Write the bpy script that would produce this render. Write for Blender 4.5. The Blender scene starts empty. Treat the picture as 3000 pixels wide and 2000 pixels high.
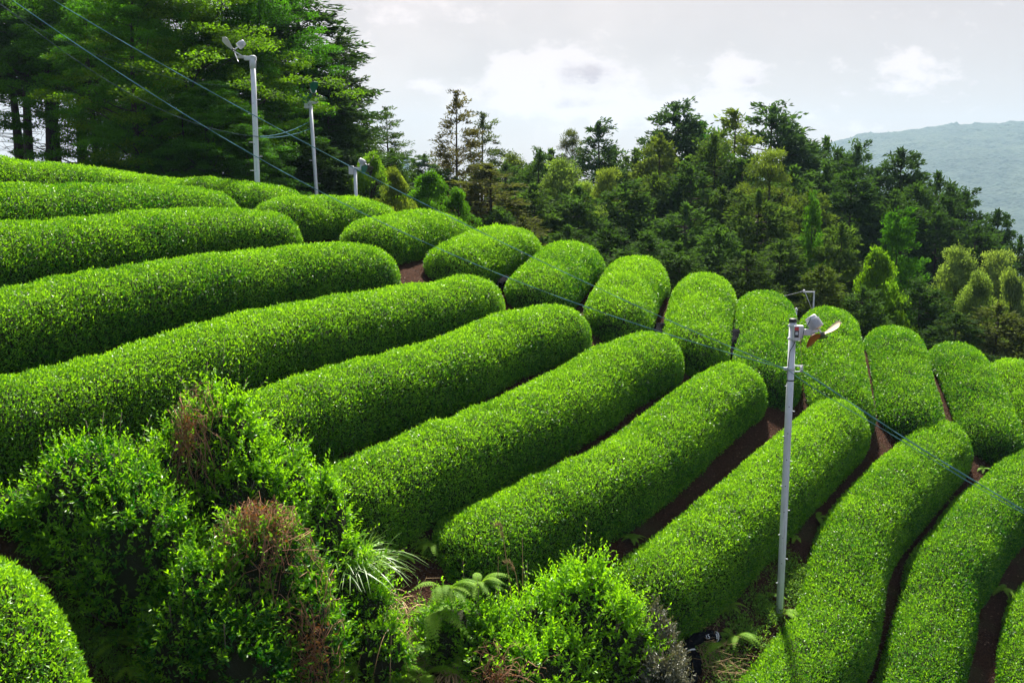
import bpy, math, random
import numpy as np
from mathutils import Vector, Matrix

sc = bpy.context.scene
COL = sc.collection
R = math.radians

# ------------------------------------------------------------------ camera
F_PX, HOR = 2917.0, 560.0                      # focal length and horizon row, in pixels of a 3000 px wide picture
PITCH = math.atan((1000 - HOR) / F_PX)
cam = bpy.data.cameras.new('camera'); cam_o = bpy.data.objects.new('camera', cam); COL.objects.link(cam_o)
cam.sensor_fit = 'HORIZONTAL'; cam.sensor_width = 36; cam.lens = 36 * F_PX / 3000
cam.clip_start = 0.1; cam.clip_end = 8000
cam_o.location = (0, 0, 0); cam_o.rotation_euler = (math.pi / 2 - PITCH, 0, 0)
sc.camera = cam_o

# ------------------------------------------------------------------ light, sky, exposure
SUN_AZ, SUN_EL = R(8), R(52)                  # azimuth from +Y towards +X
sunv = Vector((math.sin(SUN_AZ) * math.cos(SUN_EL), math.cos(SUN_AZ) * math.cos(SUN_EL), math.sin(SUN_EL)))
sl = bpy.data.lights.new('sun', 'SUN'); sl.energy = 4.8; sl.angle = R(3.5); sl.color = (1.0, 0.95, 0.86)
so = bpy.data.objects.new('sun', sl); COL.objects.link(so)
so.rotation_euler = sunv.to_track_quat('Z', 'Y').to_euler()
SKY_STRENGTH = 0.1
EXPO = 1.75
DENOISE = True
sc.view_settings.view_transform = 'Standard'; sc.view_settings.look = 'None'
sc.view_settings.exposure = EXPO; sc.view_settings.gamma = 1.0; sc.view_settings.use_curve_mapping = False
cy = sc.cycles
cy.max_bounces = 7; cy.diffuse_bounces = 3; cy.glossy_bounces = 2; cy.transmission_bounces = 4
cy.transparent_max_bounces = 4; cy.volume_bounces = 1; cy.caustics_reflective = False; cy.caustics_refractive = False
cy.sample_clamp_indirect = 6.0; cy.use_denoising = DENOISE

def ray(u, v):
    """direction (scaled to y = 1) through a point of the 3000 x 2000 picture"""
    a = (u - 1500) / F_PX; b = (1000 - v) / F_PX
    c, s = math.cos(PITCH), math.sin(PITCH)
    y = c + b * s
    return np.array([a / y, 1.0, (b * c - s) / y])
def at(u, v, d):
    return ray(u, v) * d

# ------------------------------------------------------------------ node helper
class NT:
    def __init__(s, tree): s.t = tree; s.t.nodes.clear()
    def n(s, typ, ins=None, **kw):
        nd = s.t.nodes.new(typ)
        for k, v in kw.items(): setattr(nd, k, v)
        for k, v in (ins or {}).items():
            sk = nd.inputs[k]
            if hasattr(v, 'is_linked') or isinstance(v, bpy.types.NodeSocket): s.t.links.new(v, sk)
            else: sk.default_value = v
        return nd
    def math(s, op, a, b=None, c=None, clamp=False):
        nd = s.t.nodes.new('ShaderNodeMath'); nd.operation = op; nd.use_clamp = clamp
        for i, v in enumerate((a, b, c)):
            if v is None: continue
            if isinstance(v, bpy.types.NodeSocket): s.t.links.new(v, nd.inputs[i])
            else: nd.inputs[i].default_value = v
        return nd.outputs[0]
    def mix(s, f, a, b, blend='MIX'):
        nd = s.t.nodes.new('ShaderNodeMix'); nd.data_type = 'RGBA'; nd.blend_type = blend
        for i, v in ((0, f), (6, a), (7, b)):
            if isinstance(v, bpy.types.NodeSocket): s.t.links.new(v, nd.inputs[i])
            else: nd.inputs[i].default_value = v if i == 0 else (*v, 1) if len(v) == 3 else v
        return nd.outputs[2]
    def remap(s, v, a, b, c=0.0, d=1.0):
        nd = s.t.nodes.new('ShaderNodeMapRange'); nd.interpolation_type = 'SMOOTHSTEP'
        s.t.links.new(v, nd.inputs[0])
        for i, x in enumerate((a, b, c, d)): nd.inputs[i + 1].default_value = x
        return nd.outputs[0]

# world: Nishita sky seen through a thin bright veil, with cumulus over the far ridge
w = bpy.data.worlds.new('World'); sc.world = w; w.use_nodes = True
nt = NT(w.node_tree)
sky = nt.n('ShaderNodeTexSky', sky_type='NISHITA', sun_disc=False, sun_elevation=SUN_EL, sun_rotation=SUN_AZ,
           air_density=1.0, dust_density=2.0, ozone_density=1.0)
tc = nt.n('ShaderNodeTexCoord')
sep = nt.n('ShaderNodeSeparateXYZ', {0: tc.outputs['Generated']})
yy = nt.math('MAXIMUM', sep.outputs[1], 0.05)
sx = nt.math('DIVIDE', sep.outputs[0], yy); sz = nt.math('DIVIDE', sep.outputs[2], yy)
vec = nt.n('ShaderNodeCombineXYZ', {0: sx, 1: 0.0, 2: nt.math('MULTIPLY', sz, 1.7)}).outputs[0]
n1 = nt.n('ShaderNodeTexNoise', {'Vector': vec, 'Scale': 26.0, 'Detail': 10.0, 'Roughness': 0.6}).outputs[0]
n2 = nt.n('ShaderNodeTexNoise', {'Vector': vec, 'Scale': 7, 'Detail': 6.0, 'Roughness': 0.5}).outputs[0]
def blob(u, v, ru, rv, amp):
    r = ray(u, v)
    dx = nt.math('DIVIDE', nt.math('SUBTRACT', sx, float(r[0])), ru / F_PX)
    dz = nt.math('DIVIDE', nt.math('SUBTRACT', sz, float(r[2])), rv / F_PX)
    d2 = nt.math('ADD', nt.math('MULTIPLY', dx, dx), nt.math('MULTIPLY', dz, dz))
    return nt.math('MULTIPLY', nt.math('EXPONENT', nt.math('MULTIPLY', d2, -1.0)), amp)
blobs = [(1640, 195, 150, 62, .62), (1500, 215, 70, 50, .42), (1540, 290, 200, 45, .40), (1740, 320, 120, 26, .30), (1860, 240, 60, 30, .34), (1240, 250, 60, 26, .42), (2170, 215, 95, 55, .42),
         (2060, 310, 190, 60, .3), (2700, 240, 130, 45, .42), (2680, 165, 70, 40, .4), (1180, 20, 200, 40, .3), (1050, 160, 60, 60, .25),
         (2480, 380, 160, 40, .2), (1790, 330, 220, 40, .26), (2000, 290, 800, 120, .13), (1300, 60, 500, 50, .12), (2600, 60, 300, 60, .12)]
tot = None
for b in blobs:
    o = blob(*b); tot = o if tot is None else nt.math('ADD', tot, o)
dens = nt.math('ADD', tot, nt.math('MULTIPLY', nt.math('SUBTRACT', n1, 0.5), 1.5))
cl = nt.remap(dens, 0.16, 0.48)
# shaded bellies of the clouds sit a little below and to the right of the bright heads
belly = None
for b in [(1715, 225, 80, 40, .85), (2205, 240, 45, 26, .6), (1690, 305, 110, 22, .5), (1170, -12, 120, 16, .8), (2700, 285, 90, 20, .5)]:
    o = blob(*b); belly = o if belly is None else nt.math('ADD', belly, o)
bel = nt.remap(nt.math('MULTIPLY', nt.math('ADD', belly, nt.math('MULTIPLY', nt.math('SUBTRACT', n1, 0.5), 1.6)), cl), 0.2, 0.95)
K = 1 / SKY_STRENGTH / 2 ** EXPO
def kk(c): return tuple(x * K for x in c)
veil = nt.mix(nt.remap(n2, 0.3, 0.7), kk((.60, .475, .40)), kk((.75, .60, .51)))
veil = nt.mix(nt.remap(sx, 0.0, 0.55), veil, kk((.59, .47, .405)))
col = nt.mix(0.90, sky.outputs[0], veil)
col = nt.mix(nt.math('MULTIPLY', cl, 0.9), col, kk((1.05, .92, .88)))
col = nt.mix(nt.math('MULTIPLY', bel, 0.85), col, kk((.56, .44, .43)))
# away from the sun the veil thins out and the sky dome is less bright
back = nt.remap(nt.math('ADD', sep.outputs[1], nt.math('MULTIPLY', sep.outputs[2], 0.1)), -0.5, 0.6, 0.0, 1.0)
col = nt.mix(back, nt.mix(0.6, sky.outputs[0], kk((.36, .38, .44))), col)
bg = nt.n('ShaderNodeBackground', {'Color': col, 'Strength': SKY_STRENGTH})
out = nt.n('ShaderNodeOutputWorld', {'Surface': bg.outputs[0]})

# ------------------------------------------------------------------ materials
def newmat(name):
    m = bpy.data.materials.new(name); m.use_nodes = True
    return m, NT(m.node_tree)
def leafmat(name, dark, light, transl=0.35, rough=0.42, objcol=False, tcol=None, spec=0.5):
    m, t = newmat(name)
    tone = t.n('ShaderNodeAttribute', attribute_name='tone').outputs['Fac']
    geo = t.n('ShaderNodeNewGeometry')
    big = t.n('ShaderNodeTexNoise', {'Vector': geo.outputs['Position'], 'Scale': 0.9, 'Detail': 3.0}).outputs[0]
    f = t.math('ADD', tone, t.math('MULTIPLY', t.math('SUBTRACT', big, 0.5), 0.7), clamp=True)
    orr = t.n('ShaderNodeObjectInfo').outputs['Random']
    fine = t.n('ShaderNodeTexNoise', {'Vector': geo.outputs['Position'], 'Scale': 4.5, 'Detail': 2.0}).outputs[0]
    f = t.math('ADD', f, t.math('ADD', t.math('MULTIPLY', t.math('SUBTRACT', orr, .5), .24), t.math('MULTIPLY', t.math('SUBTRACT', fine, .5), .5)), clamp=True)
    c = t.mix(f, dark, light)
    if objcol:
        oi = t.n('ShaderNodeObjectInfo')
        c = t.mix(1.0, c, oi.outputs['Color'], 'MULTIPLY')
    tc_ = t.mix(1.0, c, tcol or (1.5, 1.35, 0.5), 'MULTIPLY')
    p = t.n('ShaderNodeBsdfPrincipled', {'Base Color': c, 'Roughness': rough, 'Specular IOR Level': spec})
    tr = t.n('ShaderNodeBsdfTranslucent', {'Color': tc_})
    mx = t.n('ShaderNodeMixShader', {0: transl, 1: p.outputs[0], 2: tr.outputs[0]})
    t.n('ShaderNodeOutputMaterial', {'Surface': mx.outputs[0]})
    return m
def plain(name, colr, rough=0.7, metal=0.0, var=0.15, scale=6.0, bump=0.0, bscale=40.0, spec=0.4):
    m, t = newmat(name)
    co = t.n('ShaderNodeTexCoord').outputs['Object']
    nz = t.n('ShaderNodeTexNoise', {'Vector': co, 'Scale': scale, 'Detail': 6.0, 'Roughness': 0.6}).outputs[0]
    c = t.mix(nz, tuple(x * (1 - var) for x in colr), tuple(min(1, x * (1 + var)) for x in colr))
    ins = {'Base Color': c, 'Roughness': rough, 'Metallic': metal, 'Specular IOR Level': spec}
    if bump:
        nb = t.n('ShaderNodeTexNoise', {'Vector': co, 'Scale': bscale, 'Detail': 8.0}).outputs[0]
        ins['Normal'] = t.n('ShaderNodeBump', {'Height': nb, 'Strength': bump, 'Distance': 0.05}).outputs[0]
    p = t.n('ShaderNodeBsdfPrincipled', ins)
    t.n('ShaderNodeOutputMaterial', {'Surface': p.outputs[0]})
    return m

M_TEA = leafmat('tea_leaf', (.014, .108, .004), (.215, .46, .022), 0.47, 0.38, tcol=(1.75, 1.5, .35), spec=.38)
M_WILD = leafmat('wild_tea_leaf', (.010, .10, .003), (.21, .46, .012), 0.48, 0.40, tcol=(1.7, 1.55, .3), spec=.35)
M_GREY = leafmat('greyed_leaf', (.05, .065, .045), (.16, .16, .10), 0.2, 0.4)
M_BROAD = leafmat('broad_leaf', (.45, .45, .45), (1.25, 1.15, 1.0), 0.5, 0.6, objcol=True, tcol=(1.6, 1.6, .4), spec=.08)
M_NEEDLE = leafmat('needle_leaf', (.5, .5, .5), (1.4, 1.35, 1.2), 0.34, 0.8, objcol=True, tcol=(1.3, 1.45, .5), spec=.03)
M_FERN = leafmat('fern_leaf', (.08, .20, .010), (.27, .46, .035), 0.42, 0.6, spec=.15)
M_GRASS = leafmat('grass_leaf', (.07, .2, .015), (.24, .42, .08), 0.4, 0.4)
M_WEED = leafmat('weed_leaf', (.06, .17, .015), (.17, .32, .04), 0.4, 0.6, spec=.15)
M_TWIG = plain('twiggy_interior', (.022, .026, .012), .95, 0, .4, 12, .6, 60, .1)
M_STEM = plain('stem_bark', (.09, .07, .045), .85, 0, .3, 20)
M_BARK = plain('tree_bark', (.045, .034, .026), .9, 0, .4, 4, .8, 14, .15)
M_DRY = plain('dry_vine', (.24, .12, .06), .85, 0, .35, 9)
M_WITHER = leafmat('withered_leaf', (.14, .055, .02), (.30, .17, .05), .3, .7, tcol=(1.3, 1.0, .6), spec=.1)
M_STRAW = plain('straw', (.32, .21, .095), .8, 0, .3, 12)
def steel():
    m, t = newmat('galvanised_steel'); co = t.n('ShaderNodeTexCoord').outputs['Object']
    a = t.n('ShaderNodeTexNoise', {'Vector': co, 'Scale': 9.0, 'Detail': 6.0}).outputs[0]
    mp = t.n('ShaderNodeMapping', {'Vector': co, 'Scale': (26.0, 26.0, 1.1)}).outputs[0]
    b = t.n('ShaderNodeTexNoise', {'Vector': mp, 'Scale': 1.0, 'Detail': 7.0, 'Roughness': .65}).outputs[0]
    c = t.mix(a, (.50, .52, .55), (.70, .72, .74)); c = t.mix(t.math('MULTIPLY', t.remap(b, .50, .72), .55), c, (.26, .25, .24))
    c = t.mix(t.math('MULTIPLY', t.remap(b, .66, .78), .7), c, (.30, .16, .08))
    p = t.n('ShaderNodeBsdfPrincipled', {'Base Color': c, 'Roughness': .5, 'Metallic': .1})
    t.n('ShaderNodeOutputMaterial', {'Surface': p.outputs[0]}); return m
M_STEEL = steel()
M_PAINT = plain('light_grey_paint', (.52, .53, .55), .5, .05, .08, 9)
M_WHITE = plain('white_porcelain', (.75, .75, .73), .25, 0, .05)
M_BLACK = plain('black_plastic', (.02, .02, .022), .5, 0, .2)
M_NET = plain('black_shade_net', (.0045, .005, .007), .9, 0, .35, 30, .5, 260, .03)
M_RUST = plain('rust_orange_blade', (.33, .10, .022), .45, 0, .15)
M_CREAM = plain('cream_blade', (.62, .5, .32), .45, 0, .1)  # on the near fan: a blade's paler upper side, with light put into the colour
M_DKBLADE = plain('dark_and_shaded_blade', (.07, .075, .06), .4, 0, .2)  # dark parts; on the near fan, shade put into a rust blade's colour
M_GREYBLADE = plain('light_grey_blade', (.62, .63, .65), .4, 0, .1)
M_GREENBLADE = plain('green_blade', (.012, .13, .075), .4, 0, .15)
M_RED = plain('red_plastic', (.55, .05, .05), .5)
M_CABLE = plain('blue_green_cable', (.09, .21, .23), .9, 0, .25, 30, spec=.08)
M_DKCABLE = plain('grey_green_cable', (.04, .07, .07), .9, 0, .25, 30, spec=.05)
M_CHALK = plain('white_marking', (.6, .62, .65), .8)

# ------------------------------------------------------------------ mesh building
class MB:
    def __init__(s): s.V = []; s.L = []; s.S = []; s.M = []; s.T = []; s.SM = []; s.nv = 0; s.nl = 0
    def add(s, V, faces, mat=0, tone=0.5, smooth=True):
        V = np.asarray(V, float).reshape(-1, 3)
        for Fa in (faces if isinstance(faces, (list, tuple)) else [faces]):
            Fa = np.asarray(Fa, np.int64)
            if Fa.size == 0: continue
            n, k = Fa.shape
            s.L.append((Fa + s.nv).ravel()); s.S.append(np.arange(n) * k + s.nl); s.nl += n * k
            s.M.append(np.full(n, mat)); s.SM.append(np.full(n, smooth))
        s.V.append(V); s.nv += len(V)
        s.T.append(np.broadcast_to(np.asarray(tone, float), (len(V),)))
        return s
    def mesh(s, name, mats, off=(0, 0, 0)):
        V = np.concatenate(s.V) - np.asarray(off, float); L = np.concatenate(s.L); S = np.concatenate(s.S)
        me = bpy.data.meshes.new(name)
        me.vertices.add(len(V)); me.vertices.foreach_set('co', V.astype(np.float32).ravel())
        me.loops.add(len(L)); me.loops.foreach_set('vertex_index', L.astype(np.int32))
        me.polygons.add(len(S)); me.polygons.foreach_set('loop_start', S.astype(np.int32))
        for m in mats: me.materials.append(m)
        me.polygons.foreach_set('material_index', np.concatenate(s.M).astype(np.int32))
        me.polygons.foreach_set('use_smooth', np.concatenate(s.SM))
        a = me.attributes.new('tone', 'FLOAT', 'POINT'); a.data.foreach_set('value', np.concatenate(s.T).astype(np.float32))
        me.update(calc_edges=True)
        return me
    def obj(s, name, mats, parent=None, loc=(0, 0, 0), off=None):
        o = bpy.data.objects.new(name, s.mesh(name, mats, loc if off is None else off)); COL.objects.link(o)
        if parent: o.parent = parent
        else: o.location = loc
        return o
def tag(o, label=None, cat=None, group=None, kind=None):
    if label: o['label'] = label
    if cat: o['category'] = cat
    if group: o['group'] = group
    if kind: o['kind'] = kind
    return o
def empty(name, loc, label, cat, group=None, rz=0):
    o = bpy.data.objects.new(name, None); COL.objects.link(o); o.location = loc; o.rotation_euler = (0, 0, rz)
    o.empty_display_size = 0.2
    return tag(o, label, cat, group)

def nrm(a): return a / np.maximum(np.linalg.norm(a, axis=-1, keepdims=True), 1e-9)
def tube(mb, path, rad, sides=8, mat=0, tone=.5, cap=True, smooth=True):
    path = np.asarray(path, float); n = len(path); rad = np.broadcast_to(np.asarray(rad, float), (n,))
    t = nrm(np.gradient(path, axis=0))
    ref = np.array([0, 0, 1.0]) if abs(t[:, 2]).mean() < .8 else np.array([1.0, 0, 0])
    a = nrm(np.cross(t, ref)); b = np.cross(t, a)
    ph = np.arange(sides) * 2 * np.pi / sides
    V = path[:, None] + rad[:, None, None] * (np.cos(ph)[None, :, None] * a[:, None] + np.sin(ph)[None, :, None] * b[:, None])
    i = np.arange(n - 1)[:, None] * sides; j = np.arange(sides)[None]; k = (j + 1) % sides
    Fq = np.stack([i + j, i + k, i + sides + k, i + sides + j], -1).reshape(-1, 4)
    fs = [Fq]
    if cap: fs += [np.arange(sides)[::-1][None], (np.arange(sides) + (n - 1) * sides)[None]]
    mb.add(V.reshape(-1, 3), fs, mat, tone, smooth)
def frame(z, up=(0, 0, 1)):
    z = np.asarray(z, float); z = z / np.linalg.norm(z)
    x = np.cross(up, z)
    if np.linalg.norm(x) < 1e-3: x = np.cross((0, 1, 0), z)
    x /= np.linalg.norm(x)
    return np.stack([x, np.cross(z, x), z], 0)          # rows: local axes
def lathe(mb, origin, axis, prof, sides=20, mat=0, smooth=True, up=(0, 0, 1)):
    """prof: (radius, distance along axis)"""
    A = frame(axis, up); ph = np.arange(sides) * 2 * np.pi / sides; pr = np.asarray(prof, float)
    V = np.asarray(origin) + (pr[:, 0, None, None] * (np.cos(ph)[None, :, None] * A[0] + np.sin(ph)[None, :, None] * A[1]) + pr[:, 1, None, None] * A[2])
    n = len(pr); i = np.arange(n - 1)[:, None] * sides; j = np.arange(sides)[None]; k = (j + 1) % sides
    fs = [np.stack([i + j, i + k, i + sides + k, i + sides + j], -1).reshape(-1, 4), np.arange(sides)[::-1][None], (np.arange(sides) + (n - 1) * sides)[None]]
    mb.add(V.reshape(-1, 3), fs, mat, .5, smooth)
def box(mb, c, size, A=None, mat=0, bev=.12):
    """box with chamfered vertical edges; A rows = local axes"""
    A = np.eye(3) if A is None else np.asarray(A)
    hx, hy, hz = np.asarray(size, float) / 2; b = min(hx, hy, hz) * bev
    def ring(ix, iy): return [(ix - b, -iy), (ix, -iy + b), (ix, iy - b), (ix - b, iy), (-ix + b, iy), (-ix, iy - b), (-ix, -iy + b), (-ix + b, -iy)]
    P = []
    for z, k in ((-hz, b), (-hz + b, 0), (hz - b, 0), (hz, b)): P += [(x, y, z) for x, y in ring(hx - k, hy - k)]
    V = np.asarray(c) + np.asarray(P) @ A
    i = np.arange(3)[:, None] * 8; j = np.arange(8)[None]; k = (j + 1) % 8
    mb.add(V, [np.stack([i + j, i + k, i + 8 + k, i + 8 + j], -1).reshape(-1, 4), np.arange(8)[::-1][None], (np.arange(8) + 24)[None]], mat, .5, False)
def leaves(mb, P, ax, nr, L, W, mat=0, tone=.5, fold=.18, shape='d', bend=0.0):
    """leaf blades: base points P, axis ax, facing nr, length L, width W"""
    n = len(P); ax = nrm(ax); sd = nrm(np.cross(ax, nr)); nn = np.cross(sd, ax)
    L = np.broadcast_to(np.asarray(L, float), (n,))[:, None]; W = np.broadcast_to(np.asarray(W, float), (n,))[:, None] * .5
    t = np.broadcast_to(np.asarray(tone, float), (n,))
    up = nn * W * fold * 2
    if shape == 'd':
        V = np.stack([P, P + ax * L * .45 + sd * W + up, P + ax * L - nn * L * bend, P + ax * L * .45 - sd * W + up], 1)
        b = np.arange(n)[:, None] * 4
        Fa = np.concatenate([b + [0, 1, 2], b + [0, 2, 3]]); k = 4
    else:
        q = -nn * L * bend
        V = np.stack([P, P + ax * L * .3 + sd * W * .9 + up, P + ax * L * .68 + sd * W * .8 + up + q * .5, P + ax * L + q,
                      P + ax * L * .68 - sd * W * .8 + up + q * .5, P + ax * L * .3 - sd * W * .9 + up], 1)
        b = np.arange(n)[:, None] * 6
        Fa = np.concatenate([b + [0, 1, 2, 3], b + [0, 3, 4, 5]]); k = 6
    mb.add(V.reshape(-1, 3), Fa, mat, np.repeat(t, k), False)
def grid_faces(a, b):
    i = np.arange(a - 1)[:, None] * b; j = np.arange(b - 1)[None]
    return np.stack([i + j, i + j + 1, i + b + j + 1, i + b + j], -1).reshape(-1, 4)
def grid_sample(G, n, rng, flip=1.0):
    cr = np.cross(G[1:, 1:] - G[:-1, :-1], G[:-1, 1:] - G[1:, :-1]) * .5; ar = np.linalg.norm(cr, axis=-1); A = ar.sum()
    k = rng.choice(ar.size, n if n > 1 else 1, p=ar.ravel() / A)
    i, j = np.unravel_index(k, ar.shape); a = rng.random(len(k))[:, None]; b = rng.random(len(k))[:, None]
    P = (G[i, j] * (1 - a) + G[i + 1, j] * a) * (1 - b) + (G[i, j + 1] * (1 - a) + G[i + 1, j + 1] * a) * b
    return P, nrm(cr[i, j]) * flip
def grid_area(G):
    return np.linalg.norm(np.cross(G[1:, 1:] - G[:-1, :-1], G[:-1, 1:] - G[1:, :-1]), axis=-1).sum() * .5
_ns = np.random.default_rng(5).random((64, 64))
def vnoise(x, y):
    """smooth 2-D value noise in 0..1"""
    xi = np.floor(x).astype(int); yi = np.floor(y).astype(int); fx = x - xi; fy = y - yi
    fx = fx * fx * (3 - 2 * fx); fy = fy * fy * (3 - 2 * fy); g = lambda a, b: _ns[a % 64, b % 64]
    return (g(xi, yi) * (1 - fx) + g(xi + 1, yi) * fx) * (1 - fy) + (g(xi, yi + 1) * (1 - fx) + g(xi + 1, yi + 1) * fx) * fy
def sstep(a, b, x):
    t = np.clip((x - a) / (b - a), 0, 1); return t * t * (3 - 2 * t)

# ------------------------------------------------------------------ terrain
_c = [-2.5954, 3.0907, -3.0418, -1.5083, 2.5689, -.4342, .1406, .1026, -.7031, .228]
_e = [(0, 0), (0, 1), (1, 0), (0, 2), (1, 1), (2, 0), (0, 3), (1, 2), (2, 1), (3, 0)]
def _poly(x, y):
    X = x / 10; Y = (y - 22) / 10
    return sum(k * X ** i * Y ** j for k, (i, j) in zip(_c, _e))
TERR = 1.9
def Tz(x, y):
    x = np.asarray(x, float); y = np.asarray(y, float)
    xc = np.clip(x, -12.5, 15.5); yc = np.clip(y, 10, 26.0)
    z = _poly(xc, yc) - np.clip(x - 15.5, 0, 60) * .18 + np.clip(-12.5 - x, 0, 40) * .04
    # the bank the photographer stands on
    near = -1.75 - .55 * y + np.clip(-y, 0, 100) * .5
    wn = sstep(10.2, 6.5, y); z = z * (1 - wn) + np.minimum(near, z + 3) * wn
    z = z + TERR * np.exp(-((x + 5.3) / 2.4) ** 2 - ((y - 8.6) / 1.15) ** 2)      # small terrace of the nearest hedge
    # beyond the crest the hill drops into the wood
    low = np.interp(x, [-30, -16, -9, -4, 2, 8, 30], [-1.0, -1.2, -2.0, -5.0, -9, -12, -16])
    wf = sstep(24.6, 38, y); z = z * (1 - wf) + low * wf
    far = sstep(58, 260, y); z = z * (1 - far) + -78 * far
    side = sstep(60, 400, np.abs(x)); z = z * (1 - side) - 78 * side
    bk = sstep(-40, -260, y); z = z * (1 - bk) - 70 * bk
    return z
def tz(x, y): return float(Tz(x, y))

def ax_grid(fine, coarse):
    return np.array(sorted(set(np.round(np.concatenate([fine, coarse]), 3))))
gx = ax_grid(np.arange(-15, 17, .22), np.concatenate([np.arange(-60, 60, 3.0), np.linspace(-2000, 2600, 70)]))
gy = ax_grid(np.arange(8, 29, .22), np.concatenate([np.arange(-30, 90, 2.5), np.linspace(-400, 2900, 60)]))
XX, YY = np.meshgrid(gx, gy, indexing='ij'); ZZ = Tz(XX, YY)
fm = (np.abs(XX) < 18) & (YY > 7) & (YY < 30)
ZZ = ZZ + fm * ((vnoise(XX * 2.1, YY * 2.1) - .5) * .07 + (vnoise(XX * 5.3, YY * 5.3) - .5) * .04)
m, t = newmat('soil')
geo = t.n('ShaderNodeNewGeometry'); pos = geo.outputs['Position']
a1 = t.n('ShaderNodeTexNoise', {'Vector': pos, 'Scale': 1.3, 'Detail': 6.0}).outputs[0]
a2 = t.n('ShaderNodeTexNoise', {'Vector': pos, 'Scale': 26.0, 'Detail': 8.0, 'Roughness': .7}).outputs[0]
vo = t.n('ShaderNodeTexVoronoi', {'Vector': pos, 'Scale': 34.0}).outputs['Distance']
c = t.mix(t.remap(a2, .3, .7), (.014, .007, .005), (.072, .036, .023))
c = t.mix(t.math('MULTIPLY', t.remap(a1, .52, .7), .45), c, (.05, .055, .02))
py = t.n('ShaderNodeSeparateXYZ', {0: pos}).outputs[1]
c = t.mix(t.remap(py, 29.0, 36.0), c, (.022, .035, .012))
hgt = t.math('ADD', a2, t.math('MULTIPLY', vo, .5))
bp = t.n('ShaderNodeBump', {'Height': hgt, 'Strength': .9, 'Distance': .04}).outputs[0]
p = t.n('ShaderNodeBsdfPrincipled', {'Base Color': c, 'Roughness': 1.0, 'Specular IOR Level': .03, 'Normal': bp})
t.n('ShaderNodeOutputMaterial', {'Surface': p.outputs[0]})
M_SOIL = m
g = MB(); g.add(np.stack([XX, YY, ZZ], -1).reshape(-1, 3), grid_faces(len(gx), len(gy))[:, ::-1], 0)
tag(g.obj('ground', [M_SOIL]), 'dark brown soil of the steep tea slope', kind='structure')

# ------------------------------------------------------------------ far hills
m, t = newmat('wooded_hillside')
pos = t.n('ShaderNodeNewGeometry').outputs['Position']
v1 = t.n('ShaderNodeTexVoronoi', {'Vector': pos, 'Scale': .16}); v2 = t.n('ShaderNodeTexNoise', {'Vector': pos, 'Scale': .018, 'Detail': 5.0}).outputs[0]
c = t.mix(v1.outputs['Color'], (.012, .024, .015), (.028, .05, .03)); c = t.mix(t.math('MULTIPLY', t.remap(v2, .42, .68), .6), c, (.042, .062, .034))
bp = t.n('ShaderNodeBump', {'Height': t.math('SUBTRACT', 1.0, v1.outputs['Distance']), 'Strength': .7, 'Distance': 3.0}).outputs[0]
p = t.n('ShaderNodeBsdfPrincipled', {'Base Color': c, 'Roughness': .9, 'Specular IOR Level': .1, 'Normal': bp})
t.n('ShaderNodeOutputMaterial', {'Surface': p.outputs[0]}); M_HILL = m
def hill(name, label, crest, d, depth_front, depth_back, xs, seed, res):
    ys = np.arange(d - depth_front, d + depth_back, res); X, Y = np.meshgrid(xs, ys, indexing='ij')
    cx = np.array([ray(u * 1.2755, 0)[0] * d for u, v in crest]); cz = np.array([(ray(u * 1.2755, v * 1.2755)[2]) * d for u, v in crest])
    top = np.interp(X, cx, cz)
    s = np.where(Y < d, (d - Y) / depth_front, (Y - d) / depth_back)
    fold = vnoise(X / 95 + seed, Y / 260) * 60 * np.clip(s * (1 - s) * 4, 0, 1)
    Z = -80 + (top + 80) * np.cos(np.clip(s, 0, 1) * np.pi / 2) ** 1.15 - fold * .55
    Z += (vnoise(X / 23 + seed, Y / 23) - .5) * 6 + np.random.default_rng(int(seed * 10)).normal(0, 1.1, X.shape)
    h = MB(); h.add(np.stack([X, Y, Z], -1).reshape(-1, 3), grid_faces(len(xs), len(ys))[:, ::-1])
    tag(h.obj(name, [M_HILL]), label, kind='structure')
hill('hills', 'long wooded ridge fading blue at the right', [(1700, 420), (1860, 352), (1925, 327), (2000, 308), (2080, 303), (2130, 297), (2200, 287), (2300, 284), (2352, 281), (2500, 268), (2800, 290), (3100, 380)],
     2000, 900, 320, np.arange(250, 1900, 6.0), 3.3, 6.0)
hill('hills', 'small distant wooded peak between the cedars', [(820, 400), (915, 372), (940, 350), (955, 347), (975, 352), (1000, 372), (1080, 410)], 2200, 350, 200, np.arange(-640, -220, 6.0), 8.1, 6.0)

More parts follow.
